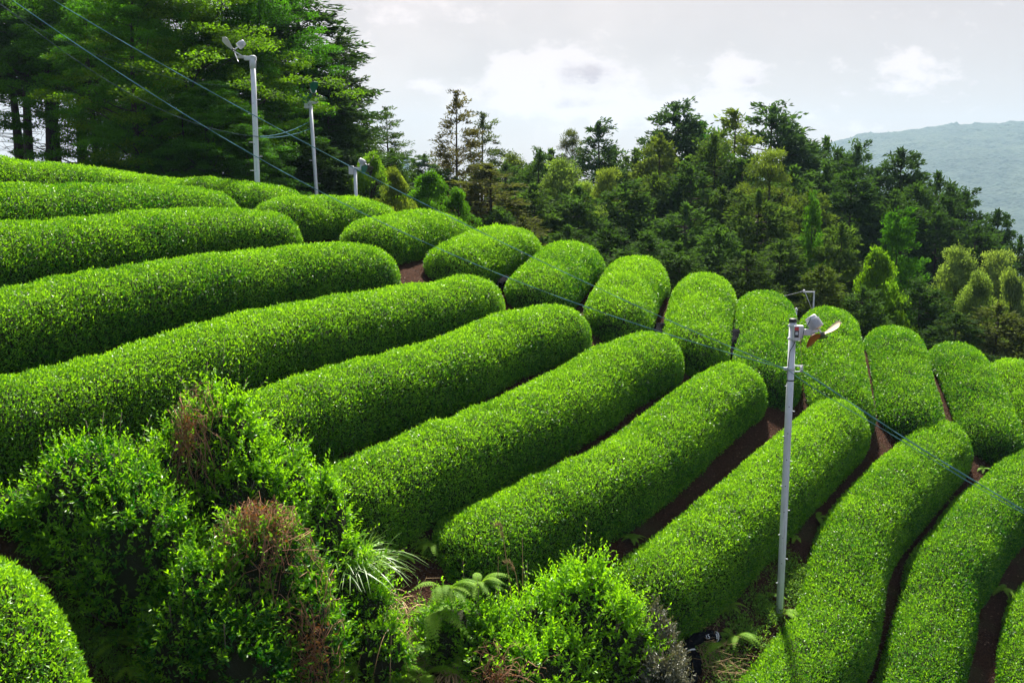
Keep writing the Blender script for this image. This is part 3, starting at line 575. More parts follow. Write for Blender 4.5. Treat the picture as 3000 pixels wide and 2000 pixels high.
TREES = [
 # kind, u, vtop, half width, distance, colour, label, group
 ('big1', 420, -150, 175, 33, YG, 'big broadleaf tree with yellow-green crown top behind the first fan pole, left wood', GL),
 ('big2', 560, -110, 130, 36, MID, 'mid green broadleaf crown between the yellow-green tree and the tall dark conifer', GL),
 ('big2', 190, -110, 120, 35, (.055, .18, .014), 'green layered broadleaf tree over the two cables at the upper left', GL),
 ('high', 40, -130, 130, 38, DK, 'dark high crowned tree at the upper left corner', GL),
 ('big3', 480, 195, 120, 31, (.055, .19, .012), 'low spreading green tree left of the first fan pole foot', GL),
 ('big3', 330, 60, 100, 37, DK, 'dark leafy tree filling the gap below the cables in the left wood', GL),
 ('bare', 90, -160, 110, 40, DGR, 'bare trunked dark conifer, second trunk from the left edge', GL),
 ('bare2', 15, -60, 100, 42, DGR, 'bare trunked dark conifer standing at the left edge', GL),
 ('bare', 165, -60, 100, 43, DGR, 'bare trunked dark conifer, third trunk from the left edge', GL),
 ('bare2', 235, -90, 90, 40, DGR, 'bare trunked dark conifer behind the lower cable, left wood', GL),
 ('bare2', 300, -40, 90, 44, DGR, 'bare trunked conifer left of the yellow-green tree', GL),
 ('cedar1', 690, -75, 115, 39, DGR, 'tallest dark conifer above the second fan pole', GL),
 ('cedar2', 625, -60, 90, 42, DGR, 'dark conifer between the first and second fan poles', GL),
 ('cedar2', 785, 85, 62, 41, (.045, .08, .032), 'dark conifer forming the right edge of the left wood', GL),
 ('cyp1', 752, 190, 66, 37, DGR, 'broad dark conifer right of the second fan pole', GL),
 ('cyp2', 655, 230, 70, 35, (.035, .10, .02), 'dark bushy conifer behind the second fan pole foot', GL),
 ('shrub2', 395, 330, 60, 30, (.05, .18, .012), 'small green tree just over the far tea rows, left wood', GL),
 ('big3', 330, 225, 90, 33, (.045, .16, .012), 'low leafy tree under the cables, between bare trunks and the low spreading tree', GL),
 ('big3', 560, 290, 80, 30, (.045, .15, .014), 'low green tree between the first and second fan pole feet', GL),
 ('big2', 300, -60, 120, 32, (.055, .19, .012), 'bright green layered tree left of the yellow-green crown', GL),
 ('big1', 520, 60, 120, 34, (.06, .18, .012), 'green layered tree directly behind the top of the first fan pole', GL),
 ('high', 90, -40, 110, 36, (.03, .10, .014), 'dark green drooping tree near the upper left corner', GL),
 ('cyp1', 715, 330, 80, 34, DGR, 'dark undergrowth conifer right behind the second fan pole', GL),
 ('cyp2', 805, 300, 40, 38, DGR, 'dark conifer at the lower right edge of the left wood', GL),
 ('airy', 888, 248, 62, 45, (.07, .12, .04), 'feathery conifer standing alone right of the left wood', GM),
 ('cyp3', 900, 345, 40, 40, DK, 'dark low conifer behind the third fan pole', GM),
 ('shrub1', 850, 356, 52, 34, LIM, 'lime green young tree right behind the third fan pole', GS),
 ('shrub2', 905, 395, 48, 32, (.13, .2, .04), 'pale lime bush just right of the third fan pole', GS),
 ('shrub1', 985, 400, 62, 33, BRT, 'bright green round young tree left of the brown cedar', GS),
 ('shrub2', 1050, 440, 48, 30, BRT, 'bright green bush above the fifth tea mound', GS),
 ('cyp2', 975, 355, 42, 60, BLU, 'small far dark tree below the distant peak', GM),
 ('airy', 1048, 212, 72, 42, BRN, 'tall brownish cedar with a thin ragged top', GM),
 ('airy', 1108, 262, 70, 44, (.085, .12, .05), 'feathery green conifer leaning against the brown cedar', GM),
 ('cedar2', 1120, 380, 90, 38, (.09, .10, .035), 'brown green cedar below the ragged brown one', GM),
 ('cedar1', 1238, 345, 52, 48, DK, 'slim dark conifer left of the pale feathery trees', GM),
 ('feather', 1180, 362, 55, 54, (.11, .17, .055), 'pale green tree between the brown cedar and slim dark conifer', GM),
 ('feather', 1295, 378, 80, 46, PALE, 'pale feathery tree in the middle of the wood', GM),
 ('feather2', 1395, 400, 60, 45, (.13, .2, .06), 'pale drooping tree right of the pale feathery one', GM),
 ('pine1', 1312, 300, 40, 54, (.07, .10, .045), 'thin topped pine poking over the middle of the wood', GM),
 ('cedar1', 1383, 282, 66, 52, BLU, 'blue green conifer right of the thin topped pine', GM),
 ('cyp3', 1455, 345, 66, 54, OLV, 'olive conifer in the dip left of the high cypress', GM),
 ('cyp1', 1545, 243, 82, 58, BLU, 'high blue dark cypress at the left of the main hump', GM),
 ('cyp2', 1518, 310, 62, 50, (.11, .15, .035), 'olive cypress in front of the high blue dark one', GM),
 ('cyp3', 1610, 285, 70, 60, MID, 'green cypress right of the high blue dark one', GM),
 ('cedar2', 1692, 256, 66, 54, (.13, .18, .03), 'yellow green pointed conifer in the main hump', GM),
 ('cyp1', 1645, 310, 70, 51, OLV, 'olive cypress left below the yellow green conifer', GM),
 ('cyp1', 1770, 246, 100, 57, BLU, 'broad dark cypress at the top of the main hump', GM),
 ('cyp2', 1842, 312, 70, 58, DK, 'dark cypress right below the hump top', GM),
 ('pine1', 1765, 346, 80, 45, (.10, .16, .04), 'pine with pale needle pads below the hump top', GM),
 ('cyp3', 1893, 318, 62, 60, DK, 'dark cypress where the wood meets the far ridge', GM),
 ('cyp1', 1975, 334, 56, 61, BLU, 'round dark tree with its top against the far ridge', GM),
 ('cyp2', 2070, 344, 84, 56, BLU, 'dark cypress with spiky top before the far ridge', GM),
 ('cyp3', 2150, 398, 64, 58, DK, 'dark cypress second below the spiky topped one', GM),
 ('cyp1', 2222, 442, 60, 57, DGR, 'dark cypress on the falling right outline of the wood', GM),
 ('cyp2', 2292, 484, 56, 55, DGR, 'lone pointed dark cypress near the right edge skyline', GM),
 ('cyp3', 2340, 545, 46, 53, DGR, 'last dark conifer cut by the right edge', GM),
 ('cyp1', 1005, 395, 60, 42, DK, 'dark conifer in the dip between the left wood and the brown cedar', GM),
 ('cyp3', 1165, 375, 66, 50, (.06, .12, .03), 'green conifer far back right of the brown cedar', GM),
 ('cyp2', 1205, 390, 60, 52, OLV, 'olive conifer far back just left of the slim conifer', GM),
 ('cyp3', 945, 400, 60, 44, DK, 'dark low conifer under the distant peak', GM),
 ('cyp3', 1270, 345, 60, 56, OLV, 'olive tree far back between the slim conifer and the pale feathery tree', GM),
 ('cyp2', 1410, 340, 60, 58, DK, 'dark tree far back right of the blue green conifer', GM),
 ('cyp1', 1490, 330, 60, 60, OLV, 'olive tree far back left of the high blue dark cypress', GM),
 ('feather2', 1340, 430, 60, 42, PALE, 'pale drooping tree in front of the pale feathery one', GM),
 ('cyp1', 1710, 370, 80, 50, DK, 'dark cypress left of the pale padded pine', GM),
 ('cyp3', 1830, 385, 80, 50, (.06, .12, .03), 'green cypress right of the pale padded pine', GM),
 ('cyp2', 1660, 430, 80, 45, (.07, .12, .03), 'green cypress in the middle of the main hump', GM),
 ('cyp1', 1900, 380, 70, 54, DK, 'dark cypress below the far ridge start', GM),
 ('cyp3', 2020, 390, 70, 57, DGR, 'dark tree between the round dark tree and the spiky topped one', GM),
 ('cyp2', 2110, 420, 70, 53, DK, 'dark cypress right below the spiky topped one', GM),
 ('cyp1', 2190, 460, 70, 54, DGR, 'dark cypress left of the falling outline tree', GM),
 ('cyp3', 2265, 520, 60, 52, DK, 'dark cypress below the lone pointed one', GM),
 ('cyp3', 1560, 560, 80, 33, (.05, .10, .026), 'dark cypress directly over the seventh tea mound', GM),
 ('cyp1', 1450, 580, 70, 33, DK, 'low dark cypress between the fifth and sixth tea mounds', GM),
 ('cyp3', 1720, 580, 80, 33, (.05, .09, .026), 'low dark cypress over the mounds left of the wire post', GM),
 ('feather', 2250, 640, 60, 37, PALE, 'small pale tree below the pale pair at the right edge', GM),
 ('cyp2', 1150, 480, 60, 36, DK, 'dark tree right under the brown green cedar', GM),
 ('cyp1', 1430, 425, 84, 43, DK, 'dark drooping cypress under the pale drooping tree', GM),
 ('cyp3', 1330, 430, 76, 41, DK, 'dark cypress under the pale feathery tree', GM),
 ('cyp3', 1230, 425, 80, 40, (.06, .11, .03), 'dark cypress under the slim conifer', GM),
 ('cyp2', 1505, 400, 70, 46, (.08, .13, .03), 'olive dark cypress at the foot of the main hump', GM),
 ('cyp1', 1590, 385, 80, 46, DK, 'dark wide cypress in the heart of the main hump', GM),
 ('cyp3', 1580, 470, 84, 40, DK, 'dark cypress above the seventh tea mound', GM),
 ('cyp3', 1738, 440, 80, 42, OLV, 'olive feathery cypress below the pale padded pine', GM),
 ('cyp2', 1862, 440, 72, 44, (.10, .15, .03), 'olive cypress behind the bright little conifer', GM),
 ('cyp1', 1950, 395, 76, 50, DGR, 'black green cypress below the round dark tree', GM),
 ('cyp2', 2150, 480, 80, 49, DGR, 'black green cypress behind the bright cone tree', GM),
 ('cyp3', 2050, 440, 76, 50, DK, 'dark cypress below the spiky topped one', GM),
 ('cyp1', 2240, 520, 80, 48, DGR, 'black green cypress above the pale trees at the right', GM),
 ('cyp2', 1655, 520, 86, 37, (.055, .11, .03), 'dark cypress above the eighth tea mound', GM),
 ('cyp1', 1500, 540, 80, 36, DK, 'dark cypress above the sixth tea mound', GM),
 ('cyp2', 1400, 520, 76, 36, DGR, 'dark cypress above the fifth tea mound', GM),
 ('cyp3', 1310, 520, 72, 35, DK, 'dark cypress right of the bright bush', GM),
 ('cyp3', 1200, 500, 72, 35, (.08, .095, .035), 'brown dark conifer behind the bright bush', GM),
 ('cyp1', 1785, 560, 76, 35, (.055, .10, .028), 'dark cypress left of the small wire post', GM),
 ('cone', 1872, 462, 44, 41, (.09, .22, .02), 'bright green little pointed conifer in the middle right of the wood', GS),
 ('cyp2', 1935, 515, 70, 39, OLV, 'olive cypress between the little conifer and the bright cone tree', GM),
 ('cone', 2064, 502, 82, 38, (.07, .2, .015), 'smooth bright green cone shaped conifer', GS),
 ('shrub1', 2022, 582, 72, 34, (.10, .22, .02), 'lime green broadleaf tree in front of the bright cone tree', GS),
 ('feather', 2205, 582, 74, 40, (.14, .23, .085), 'pale green broadleaf tree, left of the pale pair at the right edge', GS),
 ('feather2', 2290, 590, 76, 42, (.15, .235, .09), 'pale green broadleaf tree, right of the pale pair at the right edge', GS),
 ('shrub2', 2325, 640, 60, 36, (.15, .24, .095), 'round pale grey green bush at the right edge', GS),
 ('cyp3', 2290, 700, 84, 33, (.085, .11, .03), 'brown green conifer low at the right edge', GM),
 ('cyp2', 1885, 610, 72, 33, (.08, .12, .03), 'olive dark cypress right behind the small wire post', GM),
 ('cyp1', 2120, 650, 76, 34, DGR, 'black green bushy conifer below the bright cone tree', GM),
 ('cyp3', 1985, 660, 60, 32, DK, 'dark conifer below the lime green broadleaf tree', GM),
 ('cyp2', 2200, 720, 70, 31, DGR, 'dark conifer just above the tall right tea mounds', GM),
]
for T_ in TREES: tree(*T_)
# ------------------------------------------------------------------ poles with frost fans, cables
def ghit(u, v, h=0.0, d0=8.0, d1=40.0):
    """ground point (raised by h) seen at a place of the picture"""
    r = ray(u, v); d = np.linspace(d0, d1, 4000); P = r[None] * d[:, None]
    i = np.nonzero(P[:, 2] - h <= Tz(P[:, 0], P[:, 1]))[0][0]
    return P[i]
def part(mb, name, mat, parent, smooth=None): return mb.obj(name, mat if isinstance(mat, list) else [mat], parent)
def blade_mesh(mb, O, d, n, L, W, twist=.45, r0=.05):
    d = np.asarray(d, float); d /= np.linalg.norm(d); n = np.asarray(n, float); n /= np.linalg.norm(n); s_ = np.cross(n, d)
    q = s_ * math.cos(twist) + n * math.sin(twist); nn = np.cross(d, q)
    tt = np.array([0, .12, .3, .5, .7, .85, .95, 1.0]); wd = np.array([.30, .42, .70, .92, 1.0, .94, .74, .34]); ss = np.linspace(-1, 1, 5)
    top = np.array([[O + d * (r0 + (L - r0) * t - .02 * abs(x) * (t > .9)) + q * x * W / 2 * wd_ + nn * (.02 * (1 - x * x) * wd_ + .004) for x in ss] for t, wd_ in zip(tt, wd)])
    bot = top - nn * .006
    G1 = top.reshape(-1, 3); G2 = bot.reshape(-1, 3); f = grid_faces(8, 5); k = len(G1)
    rim = [i * 5 for i in range(8)] + [35 + j for j in range(1, 5)] + [i * 5 + 4 for i in range(6, -1, -1)] + [3, 2, 1]
    rf = np.array([[rim[i], rim[(i + 1) % len(rim)], rim[(i + 1) % len(rim)] + k, rim[i] + k] for i in range(len(rim))])
    mb.add(np.vstack([G1, G2]), [f, f[:, ::-1] + k, rf[:, ::-1]], 0, .5, True)
def frost_fan(top, lean, rad, arm, fan_off, axis, bl, bw, bmats, label, d1, group='poles with frost fans', style=0, nstep=9):
    """top: pole top; lean: horizontal drift of the top per metre of height"""
    top = np.asarray(top, float); b = np.array([top[0], top[1], 0.])
    for _ in range(6): b[2] = tz(b[0], b[1]); b[:2] = top[:2] - np.asarray(lean) * (top[2] - b[2])
    H = top[2] - b[2]; root = empty('fan_pole', tuple(b), label, 'fan pole', group)
    T = top - b; ud = T / H
    mb = MB(); tube(mb, [-ud * .4, T * .3, T * .62, T], [rad * 1.02, rad * 1.02, rad, rad * .98], 18); part(mb, 'pole', M_STEEL, root)
    mb = MB(); lathe(mb, T - ud * .004, ud, [(rad * 1.1, 0), (rad * 1.12, .01), (rad * 1.12, .05), (rad * .9, .062)] if style == 0 else [(rad * 1.12, -.01), (rad * 1.12, .035), (rad * .8, .045)], 18)
    part(mb, 'cap', M_BLACK if style == 0 else M_STEEL, root)
    arm = np.asarray(arm, float); A = frame((0, 0, 1)); fx = arm / np.linalg.norm(arm); AX = np.stack([fx, np.cross((0, 0, 1), fx), (0, 0, 1)])
    side = np.array([0, -1.0, 0])
    if style == 0:
        mb = MB(); bc = T + np.array([.035, -rad - .045, -.165]); box(mb, bc, (.105, .085, .25)); cb = part(mb, 'control_box', M_STEEL, root)
        mb = MB(); box(mb, bc + [-.01, -.045, .075], (.065, .012, .055)); part(mb, 'red_switch', M_RED, cb)
        mb = MB(); box(mb, bc + [-.01, -.045, .0], (.07, .014, .085)); box(mb, bc + [-.01, -.0435, -.055], (.07, .008, .02)); part(mb, 'switch_panel', M_BLACK, cb)
        mb = MB(); box(mb, bc + [-.01, -.053, .0], (.045, .005, .05)); part(mb, 'grey_label', M_PAINT, cb)
        mb = MB()
        for dz in (-.06, -.27): lathe(mb, T + ud * dz - ud * .02, ud, [(rad * 1.08, 0), (rad * 1.14, .004), (rad * 1.14, .036), (rad * 1.08, .04)], 18); box(mb, T + [-rad * 1.0, -.03, dz], (.06, .018, .03))
        box(mb, T + [rad + .055, 0, -.16], (.11, .10, .21)); box(mb, T + [rad + .20, -.01, -.165], (.19, .075, .10)); box(mb, T + [rad + .285, -.01, -.14], (.11, .10, .055))
        part(mb, 'arm', M_STEEL, root)
        mb = MB(); tube(mb, T + np.array([[.03, -.14, -.3], [.06, -.15, -.33], [.11, -.14, -.32], [.135, -.13, -.2], [.15, -.12, -.1], [.2, -.1, -.06], [.25, -.08, .03], [.27, -.05, .09]]), .006, 6)
        tube(mb, T + np.array([[.02, -.12, -.29], [-.0, -.1, -.36], [-.05, -.07, -.47], [-.065, -.03, -.8], [-.066, -.02, -1.0]]), .006, 6); part(mb, 'wiring', M_DKCABLE, root)
    else:
        if style == 1:
            mb = MB(); box(mb, T + fx * .06 + [0, 0, -.03], (.30, .13, .10), AX); box(mb, T + fx * .27 + [0, 0, .0], (.2, .09, .06), AX); part(mb, 'arm', M_PAINT, root)
            mb = MB(); lathe(mb, T - ud * .28, ud, [(rad * 1.05, 0), (rad * 1.25, .005), (rad * 1.25, .22), (rad * 1.05, .23)], 16); part(mb, 'collar', M_PAINT, root)
        else:
            mb = MB(); box(mb, T - fx * .11 + [0, -.02, -.03], (.15, .12, .26), AX); part(mb, 'control_box', M_PAINT, root)
            mb = MB(); box(mb, T + fx * .08 + [0, 0, .02], (.22, .09, .08), AX); box(mb, T + fx * .2 + [0, 0, .08], (.09, .08, .14), AX); part(mb, 'arm', M_STEEL, root)
    n = np.asarray(axis, float); n /= np.linalg.norm(n); hub = T + np.asarray(fan_off, float); ml = .20 if style == 0 else .17; mr = .096 if style == 0 else .076
    mc = hub - n * .34
    mb = MB(); lathe(mb, mc, n, [(mr * .5, -.012), (mr * .9, -.008), (mr * .99, .006), (mr, .02), (mr, ml), (mr * .93, ml + .012), (mr * .6, ml + .014), (.03, ml + .016)], 26)
    Fm = frame(n)
    for k in range(26):                                                     # cooling fins
        a = k * 2 * math.pi / 26; e = Fm[0] * math.cos(a) + Fm[1] * math.sin(a); g_ = np.cross(n, e)
        box(mb, mc + e * (mr + .006) + n * (.03 + ml) / 2 + n * .02, (.020, .007, ml - .05), np.stack([e, g_, n]), 0, .1)
    mo = part(mb, 'motor', M_PAINT, root)
    mb = MB(); lathe(mb, mc + n * (ml + .012), n, [(mr * .8, 0), (mr * .8, .008), (mr * .3, .01)], 24); part(mb, 'front_ring', M_CREAM if style == 0 else M_PAINT, mo)
    mb = MB(); tube(mb, [mc + n * ml, hub], .018, 10); part(mb, 'shaft', M_STEEL, root)
    mb = MB(); lathe(mb, hub - n * .035, n, [(.03, 0), (.055, .012), (.058, .05), (.03, .07)], 16); part(mb, 'hub', M_DKBLADE, root)
    d1 = np.asarray(d1, float); d1 = d1 - n * (d1 @ n); d1 /= np.linalg.norm(d1); e1 = np.cross(n, d1)
    for k in range(3):
        a = k * 2 * math.pi / 3; mb = MB(); blade_mesh(mb, hub, d1 * math.cos(a) + e1 * math.sin(a), n, bl, bw); part(mb, 'blade', bmats[k], root)
    for k in range(nstep):                                                  # climbing bolts, alternating sides
        z = .55 + k * (H - 1.6) / max(1, nstep - 1); P0 = T * (z / H); sg = 1 if k % 2 else -1
        mb = MB(); tube(mb, [P0 + np.array([sg * rad * .9, -.02, 0]), P0 + np.array([sg * (rad + (.03 if style == 0 else .10)), -.035, .0])], .008, 6); part(mb, 'step_bolt', M_STEEL, root)
    for z in np.linspace(.9, .72 * H, 7):
        mb = MB(); P0 = T * (z / H); e = np.array([-.25, -.97, 0]); mb.add(P0 + e * (rad * 1.004) + np.array([[-.008, 0, -.008], [.008, -.001, -.008], [.008, -.001, .008], [-.008, 0, .008]]), np.array([[0, 1, 2, 3]])); part(mb, 'bolt_hole', M_BLACK, root)
    return root, b, T, H
PT = at(2323, 943, 16.0)
np_root, np_b, np_T, np_H = frost_fan(PT, (.004, 0), .058, (1, 0, 0), (.465, -.06, -.20), (.5, -.35, -.79), .37, .27, (M_RUST, M_DKBLADE, M_CREAM),  # blades alike in reality: second has shade painted in, third the lit pale side
    'nearest fan pole, with grey motor and rust orange blade, on the lower slope', (-.29, -.177, -.105))
mb = MB(); zc = at(2310, 1081, 15.93) - np_b                                # cable clamp with porcelain insulators
lathe(mb, [0.004 * zc[2], 0, zc[2] - .03], (0, 0, 1), [(.06, 0), (.066, .004), (.066, .05), (.06, .054)], 18); box(mb, [.13, -.02, zc[2] + .045], (.15, .02, .018)); box(mb, [.13, -.02, zc[2] - .05], (.15, .02, .018)); box(mb, [.2, -.02, zc[2]], (.018, .02, .11))
box(mb, [-.08, -.03, zc[2]], (.06, .03, .05)); part(mb, 'cable_clamp', M_STEEL, np_root)
for dz in (-.027, 0, .027):
    mb = MB(); lathe(mb, [.175, -.035, zc[2] + dz - .012], (0, 0, 1), [(.012, 0), (.022, .004), (.016, .012), (.022, .02), (.012, .024)], 12); part(mb, 'insulator', M_WHITE, np_root)
mb = MB()
for z in (.36, .37, .365): lathe(mb, [0.004 * (np_H - z - .6), 0, np_H - z - .6], (0, 0, 1), [(.0605, 0), (.0605, .012)], 18)
part(mb, 'tape_band', M_BLACK, np_root)
frost_fan(at(740, 168, 26), (0, 0), .066, (-1, -.1, 0), (-.46, -.05, .16), (-.62, -.25, -.55), .40, .25, (M_GREYBLADE,) * 3,
    'tall fan pole with pale grey blades, in front of the yellow-green tree', (-.3, -.1, .5), style=1, nstep=8)
frost_fan(at(909, 303, 32), (-.041, 0), .056, (1, 0, 0), (.16, -.22, .26), (.15, -.62, -.5), .46, .30, (M_GREENBLADE,) * 3,
    'leaning fan pole with green blades, in front of the dark conifers', (-.5, 0, -.25), style=2, nstep=6)
frost_fan(at(1040, 496, 31), (-.01, 0), .053, (1, 0, 0), (.42, -.05, .1), (.62, -.2, -.4), .36, .26, (M_DKBLADE, M_GREENBLADE, M_DKBLADE),
    'short looking fan pole whose top barely clears the tea mounds', (.3, -.1, .5), style=2, nstep=6)
def cable(pix, da, db, label, r=.0036, mat=None, twin=True, group='overhead cables'):
    pix = np.array(pix, float); s_ = np.r_[0, np.cumsum(np.hypot(*np.diff(pix, axis=0).T))]; f = s_ / s_[-1]
    P = np.array([at(u, v, da + (db - da) * k) for (u, v), k in zip(pix, f)])
    ff = np.linspace(0, 1, 160); deg = min(5, len(pix) - 1)
    Q = np.stack([np.polyval(np.polyfit(f, P[:, i], deg), ff) for i in range(3)], -1)
    mb = MB()
    if twin:
        L = np.linalg.norm(np.diff(Q, axis=0), axis=1).sum(); ph = ff * L * 2 * math.pi / 1.7
        for k in (0, math.pi): tube(mb, Q + np.stack([0 * ph, np.cos(ph + k) * r * 1.3, np.sin(ph + k) * r * 1.3], -1), r, 5)
    else: tube(mb, Q, r, 6)
    o = mb.obj('cable', [mat or M_CABLE], loc=tuple(Q[0])); return tag(o, label, 'cable', group)
cable([(-700, -490), (36, 0), (361, 221), (587, 366), (753, 461), (931, 557), (1149, 663), (1272, 720), (1480, 814), (1701, 894), (2000, 992), (2128, 1028), (2305, 1083)], 13.6, 15.93,
      'lower of the two long cables from the near fan pole to the upper left')
cable([(-600, -440), (155, 0), (361, 123), (553, 234), (757, 344), (1000, 474), (1272, 612), (1548, 748), (1731, 835), (1940, 926), (2128, 1011), (2204, 1045), (2305, 1079)], 13.2, 15.9,
      'upper of the two long cables from the near fan pole, crossing the short looking pole')
cable([(2310, 1084), (2425, 1162), (2638, 1288), (2850, 1418), (3000, 1503), (3300, 1670)], 15.93, 14.4, 'lower cable from the near fan pole to the right edge')
cable([(2347, 1084), (2489, 1177), (2659, 1288), (2893, 1431), (3000, 1495), (3300, 1660)], 15.95, 15.0, 'upper thin cable from the near fan pole insulators to the right edge', .006)
cable([(-400, -230), (0, 9), (77, 64), (213, 132), (306, 168), (408, 204), (574, 242), (733, 247)], 19, 25.93, 'thin cable sagging to the upper knob of the tall first fan pole', .0045, M_DKCABLE, False)
cable([(-400, -220), (0, 13), (102, 89), (191, 153), (298, 230), (383, 276), (468, 319), (553, 353), (638, 383), (759, 400)], 19, 25.93, 'twin cable sagging to the middle of the tall first fan pole', .005, M_DKCABLE)
cable([(761, 400), (833, 389), (906, 357)], 25.93, 31.95, 'upper cable strung between the first and second fan poles', .006, M_CABLE)
cable([(761, 402), (829, 400), (912, 376)], 25.93, 31.95, 'lower cable strung between the first and second fan poles', .006, M_CABLE)

# small wire post and white topped stake behind the crest
pb = at(2385, 857, 29.2); gz = tz(pb[0], pb[1]); root = empty('wire_post', (pb[0], pb[1], gz), 'small grey wire post with a short side arm, behind the tea mounds', 'post'); h_ = pb[2] - gz
mb = MB(); box(mb, [0, 0, h_ / 2 - .1], (.038, .038, h_ + .2)); part(mb, 'post', M_STEEL, root)
mb = MB(); box(mb, [-.145, 0, h_ + .02], (.34, .036, .03)); part(mb, 'side_arm', M_STEEL, root)
mb = MB(); lathe(mb, [-.30, 0, h_ + .0], (0, 0, 1), [(.02, 0), (.035, .01), (.025, .04), (.035, .07), (.015, .09)], 12); part(mb, 'insulator', M_WHITE, root)
mb = MB(); tube(mb, [[-.27, 0, h_ + .03], [-.02, 0, h_ - .55]], .009, 6); part(mb, 'stay_wire', M_STEEL, root)
mb = MB(); a_ = np.array([pb[0] - .30, pb[1], pb[2] + .05]); b_ = at(2150, 880, 30.5); tt = np.linspace(0, 1, 24)[:, None]; tube(mb, a_ + (b_ - a_) * tt - np.array([0, 0, .35]) * (tt * (1 - tt)), .007, 6)
tag(mb.obj('cable', [M_STEEL], loc=tuple(a_)), 'single thin wire leaving the small wire post to the left', 'cable', 'overhead cables')
pk = at(2333, 903, 28.0); gz = tz(pk[0], pk[1]); root = empty('stake', (pk[0], pk[1], gz), 'white capped stake peeping between two tea mounds near the wire post', 'stake'); h_ = pk[2] - gz
mb = MB(); tube(mb, [[0, 0, -.2], [0, 0, h_ - .05]], .025, 8); part(mb, 'shaft', M_STEEL, root)
mb = MB(); lathe(mb, [0, 0, h_ - .06], (0, 0, 1), [(.045, 0), (.05, .02), (.03, .05), (.022, .06), (.015, .08)], 12); part(mb, 'cap', M_WHITE, root)

# ------------------------------------------------------------------ rolled shade nets
def roll(P, rad, label, seed, marks=None, tie=None, bands=(), group='rolled black shade nets'):
    P = np.asarray(P, float); rng = np.random.default_rng(seed); Q = []
    n = len(P); E = np.vstack([2 * P[0] - P[1], P, 2 * P[-1] - P[-2]])
    for i in range(n - 1):
        p0, p1, p2, p3 = E[i:i + 4]
        for t in np.linspace(0, 1, 9, endpoint=False): Q.append(.5 * (2 * p1 + (-p0 + p2) * t + (2 * p0 - 5 * p1 + 4 * p2 - p3) * t * t + (-p0 + 3 * p1 - 3 * p2 + p3) * t ** 3))
    Q = np.array(Q + [P[-1]]); m_ = len(Q); r = rad * (1 + .12 * np.sin(np.arange(m_) * .55 + seed)); r[0] *= .75; r[-1] *= .7
    root = empty('net_roll', tuple(P[0]), label, 'net', group); mb = MB(); T_ = nrm(np.gradient(Q, axis=0)); a = nrm(np.cross(T_, [0, 0, 1.0])); b = np.cross(a, T_)
    S = 22; ph = np.arange(S) * 2 * np.pi / S
    rr = r[:, None] * (1 + .07 * np.sin(ph[None] * 3 + np.arange(m_)[:, None] * .5) + .06 * rng.normal(0, 1, (m_, S)) * .5 + .05 * np.sin(ph[None] * 7 + seed))
    V = Q[:, None] + rr[..., None] * (np.cos(ph)[None, :, None] * a[:, None] * 1.1 + np.sin(ph)[None, :, None] * b[:, None] * .92)
    i = np.arange(m_ - 1)[:, None] * S; j = np.arange(S)[None]; k = (j + 1) % S
    mb.add(V.reshape(-1, 3) - P[0], [np.stack([i + j, i + k, i + S + k, i + S + j], -1).reshape(-1, 4), np.arange(S)[::-1][None], (np.arange(S) + (m_ - 1) * S)[None]])
    part(mb, 'netting', M_NET, root)
    mb = MB()
    for f in bands:
        c_i = int(f * (m_ - 1)); tube(mb, [Q[c_i] - P[0] - T_[c_i] * .008, Q[c_i] - P[0] + T_[c_i] * .008], r[c_i] * 1.13, 18)
    if bands: part(mb, 'binding_cord', M_PAINT, root)
    if tie is not None:
        mb = MB(); box(mb, Q[0] - P[0] + tie, (.09, .03, .05)); part(mb, 'red_tie', M_RED, root)
        mb = MB(); tube(mb, Q[3] - P[0] + np.array([[-.1, -.05, .05], [-.13, -.08, .08], [-.08, -.09, .10]]), .014, 6); part(mb, 'white_knot', M_WHITE, root)
    for (txt, f, size, ang) in (marks or []):
        cu = bpy.data.curves.new('marking', 'FONT'); cu.body = txt; cu.size = size; cu.align_x = 'CENTER'; cu.align_y = 'CENTER'; cu.resolution_u = 3
        to = bpy.data.objects.new('tmp', cu); COL.objects.link(to); dg = bpy.context.evaluated_depsgraph_get(); tm = to.evaluated_get(dg).to_mesh()
        tv = np.array([v.co[:] for v in tm.vertices]); tf = [list(p.vertices) for p in tm.polygons]; to.evaluated_get(dg).to_mesh_clear(); bpy.data.objects.remove(to)
        x = f * (m_ - 1) ; L_ = np.r_[0, np.cumsum(np.linalg.norm(np.diff(Q, axis=0), axis=1))]; l0 = np.interp(x, np.arange(m_), L_)
        u_ = l0 - tv[:, 0] ; qi = np.stack([np.interp(u_, L_, Q[:, c]) for c in range(3)], -1); ai = np.stack([np.interp(u_, L_, a[:, c]) for c in range(3)], -1); bi = np.stack([np.interp(u_, L_, b[:, c]) for c in range(3)], -1); ri = np.interp(u_, L_, r) * 1.2 + .004
        sg = np.sign((ai @ np.array([0, -1, 0])).mean()); th = ang + tv[:, 1] / rad
        V = qi + ri[:, None] * (np.cos(th)[:, None] * ai * sg * 1.1 + np.sin(th)[:, None] * bi * .92) - P[0]
        me = bpy.data.meshes.new('marking'); me.from_pydata(V.tolist(), [], tf); me.materials.append(M_CHALK); mo = bpy.data.objects.new('marking', me); COL.objects.link(mo); mo.parent = root
    return root
gp = lambda u, v, h: ghit(u, v, h)
roll([gp(2106, 1866, .10), gp(2078, 1863, .11), gp(2045, 1868, .11), gp(2018, 1886, .11), gp(2022, 1908, .10), gp(2036, 1932, .10), gp(2036, 1958, .10), gp(2026, 1985, .09), gp(2015, 2020, .09)], .088,
     'rolled black net marked 15 and 8, lying beside the wild bush at the bottom', 3, [('15', .19, .085, .45), ('8', .085, .10, .5)], None, (.045, .5))
